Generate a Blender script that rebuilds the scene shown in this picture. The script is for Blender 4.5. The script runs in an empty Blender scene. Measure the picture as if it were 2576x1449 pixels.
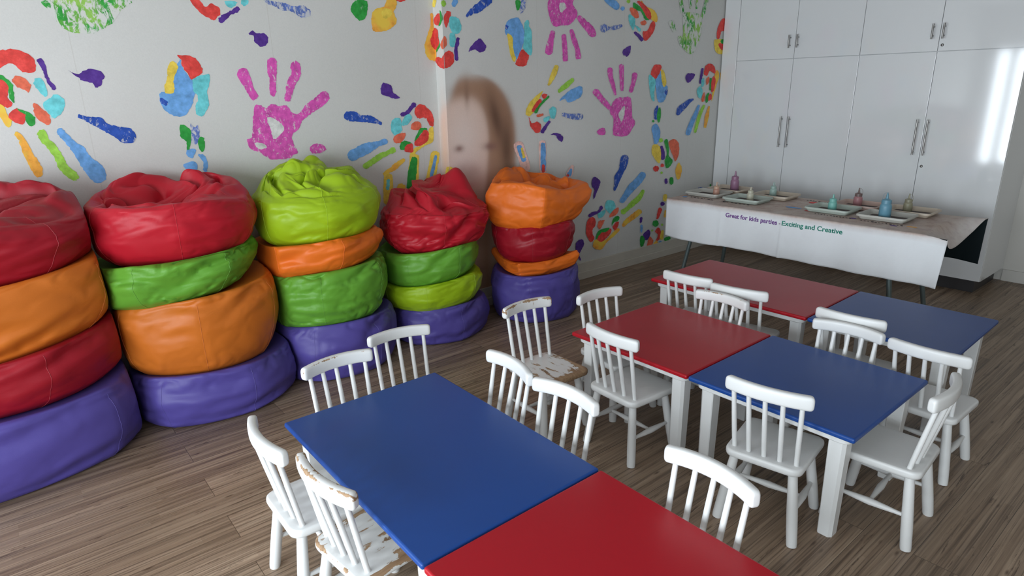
import bpy, bmesh, math, random
import numpy as np
from mathutils import Vector, Matrix
from mathutils.geometry import tessellate_polygon
PI = math.pi
SC = bpy.context.scene
COL = SC.collection

# ------------------------------------------------------------------ camera
cam_data = bpy.data.cameras.new('camera')
cam = bpy.data.objects.new('camera', cam_data)
COL.objects.link(cam)
SC.camera = cam
cam_data.sensor_width = 36.0
cam_data.lens = 36.0 * 1591.6 / 2576.0
cam_data.clip_start = 0.02
CAM_H = 1.5312
_F = Vector((0.602934, 0.738444, -0.301944)); _R = Vector((0.770460, -0.637180, -0.019822)); _U = Vector((0.207030, 0.220685, 0.953120))
cam.matrix_world = Matrix((( _R.x, _U.x, -_F.x, 0.0), (_R.y, _U.y, -_F.y, 0.0), (_R.z, _U.z, -_F.z, CAM_H), (0, 0, 0, 1)))

# ------------------------------------------------------------------ room extents
XL, XC, XB = -2.1, 5.46, 6.03          # window wall, cupboard fronts, back wall
YL, YR, XS = 3.66, 3.56, 2.39          # mural wall (left part, right part) and where it steps
YN = -3.4                              # wall behind the camera's right
CEIL = 2.62

# ------------------------------------------------------------------ light: daylight through the windows
world = bpy.data.worlds.new('sky')
SC.world = world
world.use_nodes = True
wn = world.node_tree.nodes
wn['Background'].inputs['Color'].default_value = (0.72, 0.86, 1.0, 1)
wn['Background'].inputs['Strength'].default_value = 0.5
def area(name, loc, rot, sx, sy, power, color):
    l = bpy.data.lights.new(name, 'AREA'); l.shape = 'RECTANGLE'; l.size = sx; l.size_y = sy
    l.energy = power; l.color = color
    o = bpy.data.objects.new(name, l); COL.objects.link(o)
    o.location = loc; o.rotation_euler = rot
    return o
# daylight entering at each window opening of the wall at the left / behind the camera
WIN = [(-2.9, -1.5), (-1.2, 0.2), (0.5, 1.9), (2.75, 3.42)]   # y ranges
WZ0, WZ1 = 0.12, 2.0
for (a, b), pw in zip(WIN, (36, 100, 96, 52)):
    area('daylight', (XL - 0.04, (a + b) / 2, (WZ0 + WZ1) / 2), (0, -PI / 2, 0), WZ1 - WZ0 - .1, b - a - .1, pw, (0.83, 0.925, 1.0))
# a smaller window in the wall behind the camera
area('daylight', (1.2, YN - 0.04, 1.45), (PI / 2, 0, 0), 1.9, 1.1, 4, (0.93, 0.96, 1.0))
SC.view_settings.view_transform = 'Standard'
SC.view_settings.look = 'None'
SC.view_settings.gamma = 1.0
SC.view_settings.use_curve_mapping = False
SC.view_settings.exposure = 0.02

# ------------------------------------------------------------------ object helpers
def link(name, me, mats=(), parent=None):
    o = bpy.data.objects.new(name, me); COL.objects.link(o)
    for m in mats: me.materials.append(m)
    if parent is not None: o.parent = parent
    return o
def from_bm(name, bm, mats, parent=None, smooth=True, angle=18):
    bmesh.ops.recalc_face_normals(bm, faces=bm.faces)
    flat = []
    if smooth and angle == 18:          # big flat faces stay flat next to their small bevels
        bm.edges.index_update()
        flat = [len(e.link_faces) == 2 and e.calc_face_angle(0) > .09 and max(f.calc_area() for f in e.link_faces) > 5 * min(f.calc_area() for f in e.link_faces) for e in bm.edges]
    me = bpy.data.meshes.new(name); bm.to_mesh(me); bm.free()
    if smooth: shade(me, angle)
    if any(flat):
        for e, k in zip(me.edges, flat):
            if k: e.use_edge_sharp = True
    return link(name, me, mats if isinstance(mats, (list, tuple)) else [mats], parent)
def shade(me, angle=40):
    me.polygons.foreach_set('use_smooth', [True] * len(me.polygons))
    me.set_sharp_from_angle(angle=math.radians(angle))
def tag(o, label=None, cat=None, group=None, kind=None):
    if label: o['label'] = label
    if cat: o['category'] = cat
    if group: o['group'] = group
    if kind: o['kind'] = kind
    return o
def empty(name, loc, rz=0.0):
    o = bpy.data.objects.new(name, None); COL.objects.link(o)
    o.empty_display_size = .1; o.location = loc; o.rotation_euler = (0, 0, rz)
    return o
def copy_tree(o, parent=None):
    c = o.copy(); COL.objects.link(c)
    if parent is not None: c.parent = parent
    for ch in [x for x in bpy.data.objects if x.parent == o]: copy_tree(ch, c)
    return c
def box(bm, x0, x1, y0, y1, z0, z1, bev=0.0, mi=0, seg=2):
    vs = [bm.verts.new(p) for p in ((x0,y0,z0),(x1,y0,z0),(x1,y1,z0),(x0,y1,z0),(x0,y0,z1),(x1,y0,z1),(x1,y1,z1),(x0,y1,z1))]
    fs = [bm.faces.new([vs[i] for i in f]) for f in ((0,3,2,1),(4,5,6,7),(0,1,5,4),(1,2,6,5),(2,3,7,6),(3,0,4,7))]
    for f in fs: f.material_index = mi
    if bev > 0:
        es = list({e for f in fs for e in f.edges})
        r = bmesh.ops.bevel(bm, geom=es, offset=bev, segments=seg, profile=.6 if seg == 2 else .5, affect='EDGES')
        for f in r['faces']: f.material_index = mi
def tube(bm, pts, radii, n=14, cap=True):
    """swept round bar through pts with a radius at each point"""
    pts = [Vector(p) for p in pts]
    if n >= 10: n = max(n, 22)
    if not isinstance(radii, (list, tuple)): radii = [radii] * len(pts)
    rings = []; ref = None
    for i, p in enumerate(pts):
        t = (pts[min(i + 1, len(pts) - 1)] - pts[max(i - 1, 0)]).normalized()
        if ref is None:
            ref = Vector((1, 0, 0)) if abs(t.x) < .8 else Vector((0, 1, 0))
        a = (ref - t * ref.dot(t)).normalized(); b = t.cross(a); ref = a
        rings.append([bm.verts.new(p + (a * math.cos(2 * PI * k / n) + b * math.sin(2 * PI * k / n)) * radii[i]) for k in range(n)])
    for r0, r1 in zip(rings, rings[1:]):
        for k in range(n): bm.faces.new((r0[k], r0[(k + 1) % n], r1[(k + 1) % n], r1[k]))
    if cap:
        bm.faces.new(rings[0][::-1]); bm.faces.new(rings[-1])
    return rings
def lathe(bm, prof, cx=0, cy=0, n=28, mi=0):
    rings = []
    for r, z in prof:
        rings.append([bm.verts.new((cx + r * math.cos(2 * PI * k / n), cy + r * math.sin(2 * PI * k / n), z)) for k in range(n)] if r > 1e-5 else [bm.verts.new((cx, cy, z))])
    for a, b in zip(rings, rings[1:]):
        for k in range(n):
            k2 = (k + 1) % n
            if len(a) == 1: f = bm.faces.new((a[0], b[k], b[k2]))
            elif len(b) == 1: f = bm.faces.new((a[k], a[k2], b[0]))
            else: f = bm.faces.new((a[k], a[k2], b[k2], b[k]))
            f.material_index = mi

# ------------------------------------------------------------------ material helpers
class NT:
    def __init__(self, name):
        self.m = bpy.data.materials.new(name); self.m.use_nodes = True
        self.t = self.m.node_tree; self.b = self.t.nodes['Principled BSDF']
    def n(self, typ, **kw):
        nd = self.t.nodes.new(typ)
        for k, v in kw.items(): setattr(nd, k, v)
        return nd
    def l(self, a, b): self.t.links.new(a, b)
    def sock(self, nd, **kw):
        for k, v in kw.items():
            s = nd.inputs[k.replace('_', ' ')]
            if hasattr(v, 'is_output'): self.l(v, s)
            else: s.default_value = v
    def coord(self, which='Object', scale=(1, 1, 1), rot=(0, 0, 0), loc=(0, 0, 0)):
        tc = self.n('ShaderNodeTexCoord'); mp = self.n('ShaderNodeMapping')
        self.l(tc.outputs[which], mp.inputs['Vector'])
        mp.inputs['Scale'].default_value = scale; mp.inputs['Rotation'].default_value = rot; mp.inputs['Location'].default_value = loc
        return mp.outputs['Vector']
    def noise(self, vec, scale, detail=3, rough=.5, dist=0.0):
        nd = self.n('ShaderNodeTexNoise'); self.l(vec, nd.inputs['Vector'])
        nd.inputs['Scale'].default_value = scale; nd.inputs['Detail'].default_value = detail
        nd.inputs['Roughness'].default_value = rough; nd.inputs['Distortion'].default_value = dist
        return nd.outputs['Fac']
    def ramp(self, fac, stops, interp='LINEAR'):
        r = self.n('ShaderNodeValToRGB'); self.l(fac, r.inputs['Fac']); cr = r.color_ramp; cr.interpolation = interp
        while len(cr.elements) < len(stops): cr.elements.new(0.5)
        for e, (p, c) in zip(cr.elements, stops):
            e.position = p; e.color = (*c, 1) if len(c) == 3 else c
        return r.outputs['Color']
    def mix(self, fac, a, b, mode='MIX'):
        m = self.n('ShaderNodeMix', data_type='RGBA', blend_type=mode)
        for s, v in ((m.inputs[0], fac), (m.inputs[6], a), (m.inputs[7], b)):
            if hasattr(v, 'is_output'): self.l(v, s)
            else: s.default_value = v if not isinstance(v, tuple) or len(v) == 4 else (*v, 1)
        return m.outputs[2]
    def math(self, op, a, b=0.0, c=None):
        m = self.n('ShaderNodeMath', operation=op)
        for i, v in enumerate((a, b) if c is None else (a, b, c)):
            if hasattr(v, 'is_output'): self.l(v, m.inputs[i])
            else: m.inputs[i].default_value = v
        return m.outputs[0]
    def bump(self, h, strength=.3, dist=.01):
        b = self.n('ShaderNodeBump'); b.inputs['Strength'].default_value = strength; b.inputs['Distance'].default_value = dist
        self.l(h, b.inputs['Height']); self.l(b.outputs['Normal'], self.b.inputs['Normal'])
    def base(self, v, rough=.5, metal=0.0, spec=.5):
        s = self.b.inputs['Base Color']
        if hasattr(v, 'is_output'): self.l(v, s)
        else: s.default_value = (*v, 1)
        r = self.b.inputs['Roughness']
        if hasattr(rough, 'is_output'): self.l(rough, r)
        else: r.default_value = rough
        self.b.inputs['Metallic'].default_value = metal
        self.b.inputs['Specular IOR Level'].default_value = spec
        return self.m
def srgb(r, g, b):
    f = lambda c: ((c / 255 + .055) / 1.055) ** 2.4 if c > 10 else c / 255 / 12.92
    return (f(r), f(g), f(b))

def mat_simple(name, col, rough=.5, metal=0, spec=.5, var=.06, scale=30, bump=.0):
    t = NT(name); v = t.noise(t.coord('Object'), scale, 4)
    c = t.mix(t.math('MULTIPLY', v, var * 2), col, tuple(x * .6 for x in col))
    if bump: t.bump(t.noise(t.coord('Object'), scale * 6, 3), bump, .002)
    return t.base(c, rough, metal, spec)

def mat_wallpaper():
    t = NT('printed_wallpaper')
    at = t.n('ShaderNodeAttribute', attribute_name='print')
    n = t.noise(t.coord('Object', (1, 1, 1)), 1.3, 3)
    fine = t.noise(t.coord('Object'), 160, 2)
    c = t.mix(1.0, at.outputs['Color'], t.ramp(n, [(.3, (.93, .93, .92)), (.7, (1, 1, 1))]), 'MULTIPLY')
    c = t.mix(1.0, c, t.ramp(fine, [(.2, (.93, .93, .93)), (.8, (1, 1, 1))]), 'MULTIPLY')
    # wallpaper joints: thin vertical lines
    tc = t.n('ShaderNodeTexCoord'); sx = t.n('ShaderNodeSeparateXYZ'); t.l(tc.outputs['Object'], sx.inputs[0])
    fr = t.math('FRACT', t.math('MULTIPLY', t.math('ADD', sx.outputs['X'], .04), 1 / .92))
    ln = t.math('LESS_THAN', t.math('ABSOLUTE', t.math('SUBTRACT', fr, .5)), .0022)
    c = t.mix(t.math('MULTIPLY', ln, .25), c, (.45, .42, .38, 1))
    t.bump(fine, .12, .002)
    return t.base(c, .62, 0, .35)

PAPER = (.70, .695, .67)
def mat_print(name, col, mottle=0.0, cut=.5, second=None, scale=28):
    """ink on the wallpaper, blotchy where the hand was pressed unevenly"""
    t = NT(name); v = t.coord('Object')
    n = t.noise(v, scale, 5, .65)
    d = tuple(x * .72 for x in col); l = tuple(min(1, x * 1.25 + .02) for x in col)
    c = t.ramp(n, [(.3, d), (.5, col), (.72, l)])
    if second:
        c = t.mix(t.ramp(t.noise(v, 9, 2), [(.42, (0, 0, 0)), (.6, (1, 1, 1))]), c, second)
    if mottle:
        h = t.noise(t.coord('Object', (1.6, 1, .8)), scale * 1.5, 6, .7, .6)
        k = t.ramp(h, [(cut - .03, (0, 0, 0)), (cut + .03, (1, 1, 1))])
        c = t.mix(t.math('MULTIPLY', k, mottle), c, PAPER)
    return t.base(c, .6, 0, .3)

def mat_floor():
    t = NT('laminate_floor')
    tc = t.n('ShaderNodeTexCoord'); mp = t.n('ShaderNodeMapping'); t.l(tc.outputs['Object'], mp.inputs['Vector'])
    mp.inputs['Location'].default_value = (.35, .123, 0)
    br = t.n('ShaderNodeTexBrick'); t.l(mp.outputs['Vector'], br.inputs['Vector'])
    br.offset = .37; br.offset_frequency = 2
    t.sock(br, Color1=(0, 0, 0, 1), Color2=(1, 1, 1, 1), Mortar=(.5, .5, .5, 1), Scale=1.0, Mortar_Size=.0011, Mortar_Smooth=.2, Bias=0.0, Brick_Width=1.25, Row_Height=.16)
    rnd = br.outputs['Color']
    # shift the grain from board to board
    off = t.n('ShaderNodeVectorMath', operation='MULTIPLY_ADD'); t.l(rnd, off.inputs[0]); off.inputs[1].default_value = (7, 5, 3); t.l(mp.outputs['Vector'], off.inputs[2])
    def st(sx, sy):
        m = t.n('ShaderNodeMapping'); t.l(off.outputs[0], m.inputs['Vector']); m.inputs['Scale'].default_value = (sx, sy, 1); return m.outputs['Vector']
    g1 = t.noise(st(.9, 42), 1.0, 6, .66, .3)
    g2 = t.noise(st(1.5, 120), 1.0, 4, .65)
    g3 = t.noise(st(3.5, 48), 1.0, 6, .75, .7)
    strip = t.n('ShaderNodeTexBrick'); t.l(off.outputs[0], strip.inputs['Vector'])
    t.sock(strip, Color1=(0, 0, 0, 1), Color2=(1, 1, 1, 1), Mortar=(.5, .5, .5, 1), Scale=1.0, Mortar_Size=0.0, Brick_Width=.9, Row_Height=.027)
    base = t.ramp(g1, [(.30, (.070, .045, .032)), (.42, (.22, .155, .105)), (.56, (.36, .262, .180)), (.74, (.47, .37, .272))])
    base = t.mix(.35, base, t.ramp(strip.outputs['Color'], [(.0, (.20, .135, .09)), (1, (.42, .32, .235))]))
    base = t.mix(t.ramp(g2, [(.50, (0, 0, 0)), (.64, (.75, .75, .75))]), base, (.085, .055, .038, 1))
    base = t.mix(t.ramp(g3, [(.58, (0, 0, 0)), (.66, (.85, .85, .85))]), base, (.065, .038, .024, 1))
    vo = t.n('ShaderNodeTexVoronoi'); t.l(st(5.5, 19), vo.inputs['Vector']); vo.inputs['Scale'].default_value = 1.0
    kn = t.ramp(vo.outputs['Distance'], [(.03, (.8, .8, .8)), (.13, (0, 0, 0))])
    base = t.mix(kn, base, (.06, .032, .018, 1))
    base = t.mix(1.0, base, t.ramp(rnd, [(0, (.80, .78, .76)), (1, (1.08, 1.06, 1.05))]), 'MULTIPLY')
    base = t.mix(t.math('MULTIPLY', br.outputs['Fac'], .75), base, (.03, .02, .014, 1))
    t.bump(g2, .06, .002)
    return t.base(base, t.math('MULTIPLY_ADD', g1, .25, .30), 0, .45)

def mat_paint(name, wear=0.0, grime=.1, seed=0.0):
    """white gloss paint on pine; wear 0..1 how much bare wood shows, mostly on the rims"""
    t = NT(name); v = t.coord('Object', loc=(seed, seed * .7, seed * .3))
    ed = t.n('ShaderNodeAttribute', attribute_name='rim').outputs['Fac']
    big = t.noise(v, 7, 6, .62, .4)
    vs = t.coord('Object', (3.2, 1.0, 1.0), loc=(seed, seed, 0)); grain = t.noise(vs, 5.5, 8, .68, .5)
    small = t.noise(v, 55, 5, .65)
    vw = t.coord('Object', (20, 2.2, 20)); wg = t.noise(vw, 3, 5, .6)
    wood = t.ramp(wg, [(.25, (.17, .095, .05)), (.5, (.33, .205, .115)), (.75, (.47, .33, .20))])
    m = t.math('MULTIPLY', ed, t.math('MULTIPLY_ADD', small, .22, -.02 + .085 * wear))
    m = t.math('ADD', m, t.math('MULTIPLY', grain, .70)); m = t.math('ADD', m, t.math('MULTIPLY', big, .30))
    tc = t.n('ShaderNodeTexCoord'); sx = t.n('ShaderNodeSeparateXYZ'); t.l(tc.outputs['Object'], sx.inputs[0])
    m = t.math('ADD', m, t.math('MULTIPLY', sx.outputs['Y'], .9 * max(0, wear - .5)))
    thr = {0: .712, 1: .665, 2: .556}[int(round(wear * 2))]
    k = t.ramp(m, [(thr - .006, (0, 0, 0)), (thr + .006, (1, 1, 1))])
    rim = t.ramp(m, [(thr - .03, (0, 0, 0)), (thr - .002, (1, 1, 1))])
    white = t.mix(t.math('MULTIPLY', big, grime * 1.4), (.75, .755, .75), (.50, .46, .40))
    spots = t.ramp(t.noise(v, 120, 3, .6), [(.76, (0, 0, 0)), (.79, (1, 1, 1))])
    white = t.mix(t.math('MULTIPLY', spots, .5), white, (.30, .25, .20))
    c = t.mix(t.math('MULTIPLY', rim, .22), white, (.55, .52, .47)); c = t.mix(k, c, wood)
    h = t.math('SUBTRACT', t.math('MULTIPLY', wg, .15), k)
    t.bump(h, .35, .0012)
    return t.base(c, t.math('MULTIPLY_ADD', k, .35, .33), 0, .45)

def mat_table(name, col):
    t = NT(name); n = t.noise(t.coord('Object'), 2.2, 4, .6); f = t.noise(t.coord('Object'), 240, 2)
    c = t.mix(t.math('MULTIPLY', n, .18), col, tuple(x * .72 + .01 for x in col))
    s = t.ramp(t.noise(t.coord('Object', (14, 1.2, 1)), 9, 6, .7), [(.74, (0, 0, 0)), (.77, (1, 1, 1))])
    c = t.mix(t.math('MULTIPLY', s, .12), c, (.5, .5, .5))
    t.bump(f, .10, .001)
    return t.base(c, t.math('MULTIPLY_ADD', n, .10, .31), 0, .42)

def mat_leather(name, col):
    t = NT(name); v = t.coord('Object')
    n = t.noise(v, 3.0, 4, .6)
    c = t.mix(t.math('MULTIPLY', n, .30), tuple(min(1, x * 1.06) for x in col), tuple(x * .80 for x in col))
    sc = t.ramp(t.noise(t.coord('Object', (2.5, 2.5, .8)), 26, 6, .75), [(.70, (0, 0, 0)), (.76, (1, 1, 1))])
    c = t.mix(t.math('MULTIPLY', sc, .10), c, tuple(x * .5 + .14 for x in col))
    vo = t.n('ShaderNodeTexVoronoi'); t.l(v, vo.inputs['Vector']); vo.inputs['Scale'].default_value = 330
    wr = t.noise(t.coord('Object', (1, 1, 2.6)), 9, 6, .66, .8)
    t.bump(t.math('ADD', t.math('MULTIPLY', vo.outputs['Distance'], .10), t.math('MULTIPLY', wr, .7)), .16, .005)
    m = t.base(c, t.math('MULTIPLY_ADD', n, .12, .40), 0, .40)
    t.b.inputs['IOR'].default_value = 1.45
    return m

def mat_laminate():
    t = NT('gloss_white_laminate'); n = t.noise(t.coord('Object'), 1.6, 3)
    c = t.mix(t.math('MULTIPLY', n, .12), (.75, .76, .765), (.68, .68, .675))
    t.bump(t.noise(t.coord('Object', (1, 1, .35)), 4.0, 2), .012, .01)
    return t.base(c, .07, 0, .8)

def mat_cloth():
    t = NT('white_canvas'); v = t.coord('Object')
    at = t.n('ShaderNodeAttribute', attribute_name='stain').outputs['Fac']
    b = t.noise(v, 3.2, 6, .7); f = t.noise(v, 14, 6, .7); w = t.noise(v, 260, 2)
    clean = t.mix(t.ramp(b, [(.45, (0, 0, 0)), (.75, (.35, .35, .35))]), (.86, .88, .90), (.72, .72, .74))
    dirty = t.ramp(f, [(.3, (.40, .27, .235)), (.5, (.56, .44, .38)), (.7, (.62, .53, .46))])
    k = t.math('MULTIPLY', at, t.math('ADD', .45, t.math('MULTIPLY', b, .9)))
    c = t.mix(k, clean, dirty)
    g = t.ramp(t.noise(t.coord('Object', (1, .6, 1), loc=(3, 2, 1)), 6, 5, .7), [(.6, (0, 0, 0)), (.72, (1, 1, 1))])
    c = t.mix(t.math('MULTIPLY', g, t.math('MULTIPLY_ADD', at, .20, .05)), c, (.42, .42, .48))
    t.bump(t.math('ADD', t.math('MULTIPLY', w, .15), b), .25, .006)
    return t.base(c, .75, 0, .2)

M = {}
M['wallpaper'] = mat_wallpaper()
M['floor'] = mat_floor()
M['white_wall'] = mat_simple('painted_plaster', (.62, .60, .56), .8, spec=.2, var=.05, scale=3)
M['ceiling'] = mat_simple('ceiling_paint', (.56, .55, .53), .9, spec=.1, var=.03, scale=3)
M['skirt'] = mat_simple('skirting_paint', (.66, .62, .54), .5, var=.25, scale=9)
M['laminate'] = mat_laminate()
M['plinth'] = mat_simple('dark_plinth', (.035, .032, .034), .4, var=.2, scale=8)
M['steel'] = mat_simple('brushed_steel', (.26, .25, .24), .30, 1.0, var=.1, scale=40)
M['frame'] = mat_simple('window_frame_paint', (.62, .62, .60), .5)
M['paint0'] = mat_paint('white_paint', 0, .10, 0.0)
M['paint0b'] = mat_paint('white_paint_b', 0, .18, 3.1)
M['paint1'] = mat_paint('chipped_white_paint', .5, .15, 1.7)
M['paint2'] = mat_paint('worn_white_paint', 1.0, .2, 5.3)
M['leg_paint'] = mat_paint('white_table_paint', 0, .16, 7.7)
M['blue_top'] = mat_table('blue_table_paint', (.008, .058, .265))
M['red_top'] = mat_table('red_table_paint', (.40, .003, .012))
M['canvas'] = mat_cloth()
M['black_lining'] = mat_simple('black_lining', (.006, .012, .014), .8, spec=.2)
M['tube'] = mat_simple('grey_green_tube', (.17, .22, .22), .4, .5, var=.2)
M['tabletop_grey'] = mat_simple('trestle_board', (.30, .30, .29), .6)
for k, c in dict(red=(.46, .009, .022), darkred=(.30, .006, .016), orange=(.76, .155, .014), tan=(.56, .145, .016), lime=(.31, .47, .010), green=(.12, .33, .032), purple=(.082, .062, .28)).items():
    M['bag_' + k] = mat_leather(k + '_leatherette', c)
    M['seam_' + k] = mat_simple(k + '_stitching', tuple(min(1, x * 1.1 + .018) for x in c), .6, var=.1)
INK = dict(R=srgb(226, 72, 66), O=srgb(232, 112, 84), A=srgb(246, 172, 70), Y=srgb(240, 208, 84), L=srgb(160, 214, 80), G=srgb(48, 158, 66),
           T=srgb(112, 208, 214), B=srgb(112, 168, 226), D=srgb(44, 84, 176), V=srgb(86, 50, 142), P=srgb(220, 88, 180), S=srgb(246, 200, 190), K=srgb(96, 120, 190))
for k, c in INK.items():
    M['ink_' + k] = mat_print('ink_' + k, c, dict(P=.85, K=.8, D=.75, G=.3).get(k, 0), dict(P=.60, K=.52, D=.60, G=.66).get(k, .5), scale=dict(P=30).get(k, 26), second=dict(A=srgb(243, 205, 80)).get(k) and (*srgb(243, 205, 80), 1))
M['ink_M'] = mat_print('ink_mottled_green', srgb(52, 160, 62), .95, .50, (*srgb(150, 200, 90), 1), 14)
M['ink_W'] = mat_print('paper_show_through', PAPER)

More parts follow.
